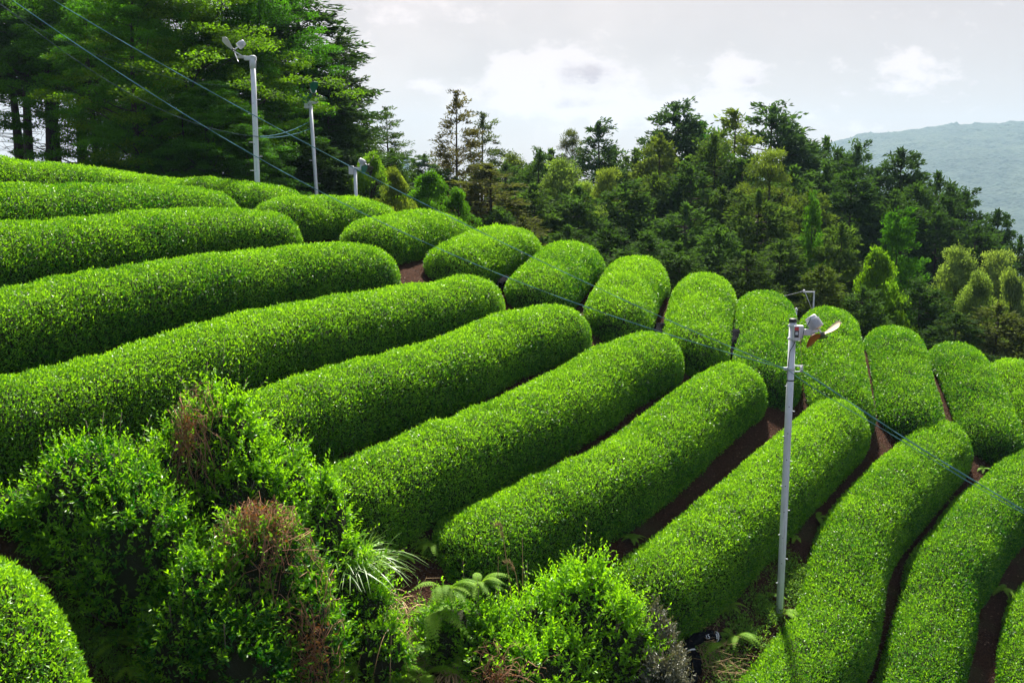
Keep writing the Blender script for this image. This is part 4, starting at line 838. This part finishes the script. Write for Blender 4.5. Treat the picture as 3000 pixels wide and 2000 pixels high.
roll([ghit(2157, 972, .25), ghit(2148, 990, .24), ghit(2136, 1012, .2), ghit(2126, 1040, .16), ghit(2118, 1065, .12), ghit(2108, 1085, .1)], .13,
     'rolled black net with a red tie, stuffed between two upright tea mounds', 5, None, np.array([.03, -.06, .05]))
roll([ghit(1936, 955, .2), ghit(1930, 972, .15), ghit(1924, 988, .1)], .12, 'short black net end in the gap left of the red tied roll', 7)
roll([ghit(1484, 815, .2), ghit(1474, 826, .15), ghit(1464, 838, .1)], .10, 'small dark net end in the gap below the upper cable, among far mounds', 8)

# ------------------------------------------------------------------ wild bushes, ferns, grass
def lobe_pts(lobes, n_m2, rng):
    out = []
    LB = []
    for (x, y, rx, ry, zt) in lobes:
        g_ = tz(x, y); hh = zt - g_; LB.append((np.array([x, y, g_ + .42 * hh]), np.array([rx, ry, .58 * hh])))
    for i, (c, r) in enumerate(LB):
        n = int(4 * math.pi * (((r[0] * r[1]) ** 1.6 + (r[0] * r[2]) ** 1.6 + (r[1] * r[2]) ** 1.6) / 3) ** (1 / 1.6) * n_m2)
        d = nrm(rng.normal(0, 1, (n, 3))); bump = 1 + .34 * (vnoise(d[:, 0] * 2.2 + i * 5 + c[0] * 3, d[:, 1] * 2.2 + d[:, 2] * 2.6) - .55)
        P = c + d * r * bump[:, None]; N = nrm(d / r)
        ok = P[:, 2] > Tz(P[:, 0], P[:, 1]) - .05
        for j, (c2, r2) in enumerate(LB):
            if j != i: ok &= (((P - c2) / (r2 * .86)) ** 2).sum(1) > 1
        out.append((P[ok], N[ok]))
    return LB, np.concatenate([o[0] for o in out]), np.concatenate([o[1] for o in out])
def bush(name, label, cat, lobes, seed, n_m2=90, mat=None, leaf=.072, sl=(.16, .42), nl=9, shoots=18, light=.48, group='wild tea bushes in the foreground', wf=.43):
    rng = np.random.default_rng(seed); LB, P, N = lobe_pts(lobes, n_m2, rng)
    base = np.array([lobes[0][0], lobes[0][1], tz(lobes[0][0], lobes[0][1])]); root = empty(name, tuple(base), label, cat, group)
    core = MB(); st = MB(); fo = MB()
    for i, (c, r) in enumerate(LB):
        th = np.linspace(0, np.pi, 15); ph = np.linspace(0, 2 * np.pi, 25); D = np.stack([np.sin(th)[:, None] * np.cos(ph), np.sin(th)[:, None] * np.sin(ph), np.cos(th)[:, None] * np.ones(25)], -1)
        core.add((c + D * r * .74 - base).reshape(-1, 3), grid_faces(15, 25))
        for _ in range(9):
            d = nrm(rng.normal(0, 1, 3) + [0, 0, .6]); limb(st, np.array([c[0] + rng.normal(0, .1), c[1] + rng.normal(0, .1), c[2] - r[2] * .9]) - base, c + d * r * rng.uniform(.85, 1.05) - base, .02, .006, rng, 0, 5)
    up = np.array([0, 0, 1.0])
    n = len(P); l = rng.uniform(sl[0], sl[1], n); big = rng.random(n) < shoots / max(1, n) * np.clip(N[:, 2] + .5, 0, 1.5) * 1.6; l = np.where(big, l * rng.uniform(1.5, 2.2, n), l)
    ax = nrm(N * .75 + up * .6 + rng.normal(0, .32, (n, 3))); B0 = P - N * .16
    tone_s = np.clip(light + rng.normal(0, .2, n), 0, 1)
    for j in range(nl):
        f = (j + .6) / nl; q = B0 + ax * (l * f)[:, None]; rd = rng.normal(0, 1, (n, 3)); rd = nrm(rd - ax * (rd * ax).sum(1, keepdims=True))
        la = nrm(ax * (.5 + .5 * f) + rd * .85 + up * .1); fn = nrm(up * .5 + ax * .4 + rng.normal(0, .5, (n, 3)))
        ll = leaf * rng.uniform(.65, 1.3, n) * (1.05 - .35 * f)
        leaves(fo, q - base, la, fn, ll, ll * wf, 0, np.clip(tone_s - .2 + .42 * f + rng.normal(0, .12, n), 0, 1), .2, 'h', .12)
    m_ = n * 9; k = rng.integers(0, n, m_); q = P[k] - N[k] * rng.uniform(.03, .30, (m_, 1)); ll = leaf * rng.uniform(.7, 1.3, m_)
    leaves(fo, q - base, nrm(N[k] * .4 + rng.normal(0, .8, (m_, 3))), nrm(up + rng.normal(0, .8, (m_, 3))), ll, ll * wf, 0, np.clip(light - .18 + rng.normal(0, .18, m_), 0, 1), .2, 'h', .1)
    for k in np.nonzero(big)[0]: tube(st, [B0[k] - base, B0[k] + ax[k] * l[k] * .95 - base], [.005, .002], 4)
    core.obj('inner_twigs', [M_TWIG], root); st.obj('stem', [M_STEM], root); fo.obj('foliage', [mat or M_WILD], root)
    return root
zt = lambda v, d: float(ray(1500, v)[2] * d)
bush('wild_tea_bush', 'dark wild tea bush at the left edge, above the bottom left hedge', 'bush', [(-6.0, 12.0, .95, .7, zt(1415, 12.0)), (-5.15, 11.9, .95, .75, zt(1270, 11.9)), (-4.5, 11.4, .8, .7, zt(1390, 11.4)), (-5.1, 11.5, .6, .45, zt(1500, 11.5))], 201, 80, shoots=30)
bush('wild_tea_bush', 'tallest wild bush with a bleached vine patch, left of the picture middle', 'bush', [(-3.8, 12.8, .72, .65, zt(1125, 12.8)), (-3.15, 12.95, .62, .6, zt(1290, 12.9)), (-4.35, 12.6, .55, .55, zt(1240, 12.6)), (-3.45, 12.4, .7, .5, zt(1330, 12.4))], 202, 80, leaf=.074, shoots=60, light=.6)
bush('wild_tea_bush', 'domed wild bush with tangled dry vines on its crown', 'bush', [(-3.0, 11.35, .82, .72, zt(1490, 11.3)), (-2.55, 11.3, .55, .55, zt(1640, 11.2)), (-3.6, 11.0, .75, .6, zt(1600, 11.0))], 203, 80, shoots=18, light=.44)
bush('wild_tea_bush', 'dark leafy bush filling the bottom left between hedge and domed bush', 'bush', [(-3.7, 10.75, .6, .55, zt(1720, 10.7)), (-3.1, 10.5, .7, .55, zt(1790, 10.4))], 204, 85, shoots=6, light=.34)
bush('wild_tea_bush', 'slim light green bush against the lower end of the tea rows', 'bush', [(-2.45, 12.7, .38, .4, zt(1370, 12.7)), (-2.2, 12.5, .45, .4, zt(1560, 12.5))], 205, 85, shoots=22, light=.72)
bush('wild_tea_bush', 'broad light green wild bush at the bottom middle, right of the ferns', 'bush', [(.35, 13.1, .7, .6, zt(1735, 13.0)), (1.0, 13.1, .8, .65, zt(1650, 13.0)), (1.5, 12.8, .6, .6, zt(1760, 12.8)), (.5, 12.3, .8, .6, zt(1850, 12.3)), (-.1, 12.4, .5, .5, zt(1880, 12.3))], 206, 80, shoots=46, light=.66)
bush('wild_tea_bush', 'greyish leaved bush next to the marked rolled net', 'bush', [(1.95, 12.9, .5, .5, zt(1800, 12.8)), (2.0, 12.3, .6, .5, zt(1900, 12.2))], 207, 95, M_GREY, .05, (.1, .25), 8, 6, .45)
bush('shrub', 'low dark shrub under the sunlit fern', 'shrub', [(-.75, 12.9, .7, .5, zt(1760, 12.9)), (-.3, 12.6, .55, .45, zt(1800, 12.6))], 208, 80, shoots=14, light=.5, group=None)
bush('shrub', 'low dark shrub under the long grass clump', 'shrub', [(-2.0, 12.5, .5, .45, zt(1690, 12.5)), (-1.75, 12.1, .5, .4, zt(1800, 12.1))], 209, 80, shoots=10, light=.46, group=None)

def vines(label, c, r, n, seed, cov=(0, 0, 1), spread=.9):
    rng = np.random.default_rng(seed); mb = MB(); c = np.asarray(c); r = np.asarray(r)
    for _ in range(n):
        d = nrm(np.asarray(cov, float) + rng.normal(0, spread * .5, 3)); w_ = rng.normal(0, 1, 3); pts = []
        for k in range(9):
            w_ = w_ * .75 + rng.normal(0, .8, 3); d = nrm(d + w_ * .09); pts.append(c + d * r * (.99 + rng.normal(0, .07)))
        tube(mb, np.array(pts), rng.uniform(.0022, .0048), 3, 0, .5, False)
    d = nrm(np.asarray(cov, float) + rng.normal(0, spread * .5, (n * 4, 3))); q = c + d * r * rng.uniform(.92, 1.08, (n * 4, 1)); ll = rng.uniform(.025, .06, n * 4)   # withered leaves
    leaves(mb, q, nrm(rng.normal(0, 1, (n * 4, 3))), nrm(rng.normal(0, 1, (n * 4, 3)) + d), ll, ll * .5, 1, rng.random(n * 4), .2)
    o = mb.obj('dry_vine_tangle', [M_DRY, M_WITHER], loc=tuple(c)); return tag(o, label, 'dry vines', 'dry vines over the bushes')
vines('tangle of dry reddish vines capping the domed bush', (-3.0, 11.35, zt(1490, 11.3) - 1.25), (.78, .68, 1.25), 110, 1, (.15, -.3, 1), .5)
vines('bleached dry vine patch hanging on the tallest wild bush', (-3.95, 12.75, zt(1125, 12.8) - 1.3), (.6, .62, 1.35), 70, 2, (-.35, -1, .75), .35)
vines('strand of brown vines hanging down the right side of the domed bush', (-2.5, 11.2, zt(1640, 11.2) - 1.0), (.5, .5, 1.1), 60, 3, (.5, -1, .1), .4)
vines('brown vine scraps at the foot of the light green wild bush', (.1, 12.3, zt(1850, 12.3) - .6), (.7, .6, .7), 60, 4, (-.5, -1, .2), .35)

def fern(loc, L, nf, seed, label, group=None, lean=(0, 0), stalk=.25, upright=.8):
    rng = np.random.default_rng(seed); mb = MB(); loc = np.asarray(loc, float)
    for k in range(nf):
        a = rng.random() * 6.283 if not lean[0] and not lean[1] else math.atan2(lean[1], lean[0]) + rng.normal(0, 1.0)
        l = L * rng.uniform(.7, 1.15); tt = np.linspace(0, 1, 18); el = upright * rng.uniform(.75, 1.2)
        h = np.array([math.cos(a), math.sin(a), 0]); z = l * (el * tt - .75 * tt ** 2.2); x = l * (.25 * tt + .65 * tt ** 1.5); C_ = x[:, None] * h + z[:, None] * [0, 0, 1.0]
        T_ = nrm(np.gradient(C_, axis=0)); sd = nrm(np.cross(T_, [0, 0, 1.0])); nn = np.cross(sd, T_)
        tube(mb, C_, np.linspace(.005, .0015, 18), 3, 0, .6, False)
        i = np.arange(int(18 * stalk), 18); w_ = l * .17 * np.sin(np.clip((tt[i] - stalk) / (1 - stalk), 0, 1) ** .55 * np.pi * .97 + .06) + .012
        tone = np.clip(.45 + rng.normal(0, .2), 0, 1)
        for s_ in (-1, 1):
            pd = nrm(sd[i] * s_ + T_[i] * .45 - nn[i] * .12)
            for q in np.linspace(.06, .94, 8):
                B = C_[i] + pd * (w_ * q)[:, None]; lw = w_ * .30 * (1.08 - q) + .006
                for s2 in (-1, 1): leaves(mb, B, nrm(pd * .55 + np.cross(nn[i], pd) * s2), nn[i] + rng.normal(0, .15, nn[i].shape), lw, lw * .5, 0, np.clip(tone + rng.normal(0, .1, len(i)), 0, 1), .1)
    o = mb.obj('fern', [M_FERN], off=(0, 0, 0)); o.location = tuple(loc); return tag(o, label, 'fern', group)
def gpt(u, v, d): return at(u, v, d)
fern(at(1310, 1740, 12.9),   .55, 22, 1, 'large sunlit fern at the bottom middle, left of the broad bush', 'bracken ferns at the bottom', (.2, -1), .2, .95)
fern(at(1400, 1725, 13.0),  .5, 18, 2, 'sunlit fern fronds under the dry plumes', 'bracken ferns at the bottom', (.6, -.6), .2, 1.0)
fern(at(1270, 1800, 12.7), .7, 6, 3, 'drooping fern fronds below the large sunlit fern', 'bracken ferns at the bottom', (.1, -1), .2, .5)
fl = [(1190, 1900, .75, 'fern with pointed fronds in the shade below the sunlit fern'), (1330, 1910, .8, 'fern spreading flat fronds left of the broad bush foot'), (1010, 1960, .75, 'fern at the bottom edge right of the domed bush'),
      (1120, 1985, .7, 'fern at the bottom edge under the fallen straw'), (1240, 1990, .7, 'fern at the bottom edge left of the broad bush'), (900, 1990, .7, 'fern at the bottom edge touching the domed bush'), (1040, 1850, .6, 'small fern on the dry straw bank'),
      (340, 1890, .5, 'small fern on the soil beside the bottom left hedge'), (395, 1960, .5, 'small pale fern low on the dark leafy bush')]
for k, (u, v, L, lab) in enumerate(fl): fern(ghit(u, v, .02), L * .95, 16, 20 + k, lab, 'bracken ferns at the bottom', (0, 0), .25, .8)
fr = [(1262, 1600, .35, 'fern at the lower end corner of the tea row above the plumes'), (1370, 1470, .28, 'small fern on the soil path under the middle tea rows'), (2120, 1895, .55, 'bright fern right of the marked rolled net'), (2150, 1870, .5, 'bright fern between the rolled net and the bent tea row'),
      (2250, 1750, .3, 'small fern left of the near pole foot'), (2300, 1800, .35, 'fern hiding the near pole foot'), (2395, 1520, .3, 'fern at the foot of the tea row behind the near pole'), (2330, 1580, .3, 'fern tuft just right of the near pole on the path'),
      (2760, 1460, .26, 'fern tuft on the path between the bent and wavy rows'), (2935, 1730, .34, 'fern tuft on the right edge path'), (2130, 1780, .32, 'fern under the lower end of the tea row behind the near pole'), (2070, 1800, .32, 'fern tuft just above the marked rolled net'),
      (1190, 1640, .3, 'fern on the bare soil right of the long grass'), (870, 1150, .22, 'fern in the dark gap behind the tallest bush'), (2880, 1375, .26, 'fern tuft at the far end of the wavy row path'), (1850, 1580, .25, 'fern tuft on the path above the broad bush')]
for k, (u, v, L, lab) in enumerate(fr): fern(ghit(u, v, .02), L * 1.05, 9, 50 + k, lab, 'small ferns along the soil paths', (0, 0), .15, .75)

def blades(mb, base, n, L, rng, sp=.12, w=.009, out=.7, az=None, tone=.5, droop=.9):
    for k in range(n):
        a = rng.random() * 6.283 if az is None else az + rng.normal(0, .8); l = L * rng.uniform(.55, 1.15); t = np.linspace(0, 1, 8); o_ = out * rng.uniform(.4, 1.3)
        h = np.array([math.cos(a), math.sin(a), 0]); C_ = base + rng.normal(0, sp, 3) * [1, 1, .1] + (l * (o_ * t ** 1.4))[:, None] * h + (l * (t - droop * o_ * .85 * t ** 2.4))[:, None] * [0, 0, 1.0]
        s_ = nrm(np.cross(h, [0, 0, 1.0]) + rng.normal(0, .3, 3)); wd = (w * (1 - t ** 2) + .0012)[:, None] * s_
        V = np.stack([C_ - wd, C_ + wd], 1).reshape(-1, 3); i = np.arange(7) * 2; mb.add(V, np.stack([i, i + 1, i + 3, i + 2], -1), 0, np.clip(tone + rng.normal(0, .2), 0, 1), True)
rng = np.random.default_rng(5)
mb = MB(); gb = at(1020, 1690, 12.6); blades(mb, np.zeros(3), 190, .85, rng, .16, .008, .95, -.5, .6); blades(mb, np.zeros(3), 90, .8, rng, .14, .008, .5, None, .55)
o = mb.obj('grass_clump', [M_GRASS], off=(0, 0, 0)); o.location = tuple(gb); tag(o, 'arching long grass clump left of the bare soil patch', 'grass clump')
mb = MB(); gb = ghit(1080, 1800, .25); blades(mb, np.zeros(3), 120, .6, rng, .2, .006, 1.2, -1.0, .5, 1.5)
o = mb.obj('dry_grass_clump', [M_STRAW], off=(0, 0, 0)); o.location = tuple(gb); tag(o, 'dead straw drooping below the long grass clump', 'dry grass')
mb = MB(); gb = ghit(1330, 1985, .2); blades(mb, np.zeros(3), 60, .5, rng, .1, .008, 1.2, -1.2, .6, 1.2)
o = mb.obj('dry_grass_clump', [M_STRAW], off=(0, 0, 0)); o.location = tuple(gb); tag(o, 'dead pale straw stalks at the bottom edge left of the broad bush', 'dry grass')
def plume(pix, d, label, head):
    P = np.array([at(u, v, d) for u, v in pix]); root = empty('plume_grass_stalk', tuple(P[0]), label, 'dry stalk', 'dry plume grass stalks'); f = np.linspace(0, 1, len(P)); ff = np.linspace(0, 1, 24)
    Q = np.stack([np.interp(ff, f, P[:, i]) for i in range(3)], -1) - P[0]; mb = MB(); tube(mb, Q, np.linspace(.006, .003, 24), 5); mb.obj('stalk', [M_STRAW], root)
    if head:
        H_ = np.array([at(u, v, d) for u, v in head]) - P[0]; f = np.linspace(0, 1, len(H_)); mb = MB(); r_ = np.random.default_rng(len(label))
        for k in range(90):
            t = r_.random(); c_ = np.array([np.interp(t, f, H_[:, i]) for i in range(3)]); dd = nrm(H_[-1] - H_[0] + r_.normal(0, .25, 3) * .3)
            tube(mb, [c_, c_ + dd * r_.uniform(.03, .09) + [0, 0, -.012]], [.0022, .0008], 3)
        mb.obj('plume', [M_STRAW], root)
plume([(1500, 1760), (1485, 1650), (1474, 1570), (1470, 1536)], 13.1, 'tallest dry plume stalk with a bent straw head', [(1472, 1575), (1470, 1536), (1460, 1537), (1450, 1545)])
plume([(1520, 1740), (1512, 1685), (1504, 1660), (1496, 1648)], 13.1, 'shorter dry plume stalk with a drooping head', [(1510, 1672), (1500, 1650), (1490, 1644), (1480, 1650)])
plume([(1531, 1720), (1531, 1640), (1530, 1575)], 13.2, 'bare dry stalk right of the plumes', None)
plume([(1458, 1740), (1459, 1680), (1460, 1630)], 13.0, 'bare dry stalk left of the plumes', None)

# ------------------------------------------------------------------ litter, straw and weeds on the ground
rng = np.random.default_rng(77)
n = 42000; x = rng.uniform(-8, 14, n); y = rng.uniform(10.5, 24, n); keep = np.abs(x) < y * .56; x, y = x[keep], y[keep]; n = len(x)
P = np.stack([x, y, Tz(x, y) + rng.uniform(.004, .03, n)], -1); ax = rng.normal(0, 1, (n, 3)) * [1, 1, .35]; ll = rng.uniform(.02, .06, n)
m, t = newmat('dead_leaf'); tn = t.n('ShaderNodeAttribute', attribute_name='tone').outputs['Fac']
p = t.n('ShaderNodeBsdfPrincipled', {'Base Color': t.mix(tn, (.018, .009, .006), (.26, .14, .08)), 'Roughness': .8}); t.n('ShaderNodeOutputMaterial', {'Surface': p.outputs[0]})
mb = MB(); leaves(mb, P, nrm(ax), nrm(rng.normal(0, .45, (n, 3)) + [0, 0, 1]), ll, ll * .4, 0, rng.beta(1.3, 2.4, n), .2)
tag(mb.obj('leaf_litter', [m]), 'brown dead tea leaves strewn over the soil paths', kind='stuff')
mb = MB()
for (u, v, rad, n) in [(1060, 1880, .55, 420), (900, 1900, .4, 220), (1180, 1960, .5, 260), (2090, 1930, .3, 200), (2130, 1985, .3, 200), (980, 1750, .3, 160), (1340, 1870, .4, 160)]:
    c_ = ghit(u, v)
    q = c_ + rng.normal(0, rad, (n, 3)) * [1, .7, 0]; q[:, 2] = Tz(q[:, 0], q[:, 1]) + rng.uniform(.01, .14, n)
    for a_ in q:
        d_ = rng.normal(0, 1, 3) * [1, 1, .35]; d_ /= np.linalg.norm(d_); tube(mb, [a_, a_ + d_ * rng.uniform(.1, .4)], [.0035, .002], 3, 0, .5, False)
tag(mb.obj('straw_litter', [M_STRAW]), 'dry straw and twigs lying on the bank', kind='stuff')
mb = MB()
W = [(2180, 1850, .35, 260), (2330, 1740, .40, 420), (2360, 1700, .3, 300), (2240, 1790, .3, 240), (2120, 1960, .5, 420), (2180, 1690, .3, 120), (200, 1830, .25, 200), (280, 1900, .3, 260), (1150, 1900, .7, 420), (950, 1960, .5, 300), (1250, 1620, .25, 120), (1130, 1650, .2, 120), (2290, 1640, .25, 140), (350, 1990, .3, 160), (1350, 1960, .5, 320)]
for (u, v, rad, n) in W:
    c_ = ghit(u, v); q = c_ + rng.normal(0, rad * .6, (n, 3)) * [1, .8, 0]; q[:, 2] = Tz(q[:, 0], q[:, 1])
    for j in range(5):
        ll = rng.uniform(.025, .065, n); leaves(mb, q + rng.normal(0, .03, (n, 3)) + [0, 0, .02 + .025 * j], nrm(rng.normal(0, 1, (n, 3)) + [0, 0, .5]), nrm(rng.normal(0, .5, (n, 3)) + [0, 0, 1]), ll, ll * .4, 0, rng.random(n), .1)
    for a_ in q[: n // 3]: blades(mb, a_, 2, .18, rng, .02, .003, .7, None, .6)
tag(mb.obj('weeds', [M_WEED]), 'low green weeds and grass on the bare soil', kind='stuff')

# ------------------------------------------------------------------ air
m, t = newmat('haze_air')
t.n('ShaderNodeOutputMaterial', {'Volume': t.n('ShaderNodeVolumePrincipled', {'Color': (.52, .75, 1.0, 1), 'Density': .00018, 'Anisotropy': 0.0}).outputs[0]})
hz = MB(); lo = np.array([-2050, -450, -82.0]); hi = np.array([2650, 2950, 215.0]); c_ = [(x, y, z) for z in (0, 1) for y in (0, 1) for x in (0, 1)]
hz.add(lo + (hi - lo) * np.array(c_), np.array([[0, 2, 3, 1], [4, 5, 7, 6], [0, 1, 5, 4], [2, 6, 7, 3], [0, 4, 6, 2], [1, 3, 7, 5]]), 0, .5, False)
tag(hz.obj('haze', [m]), kind='stuff')
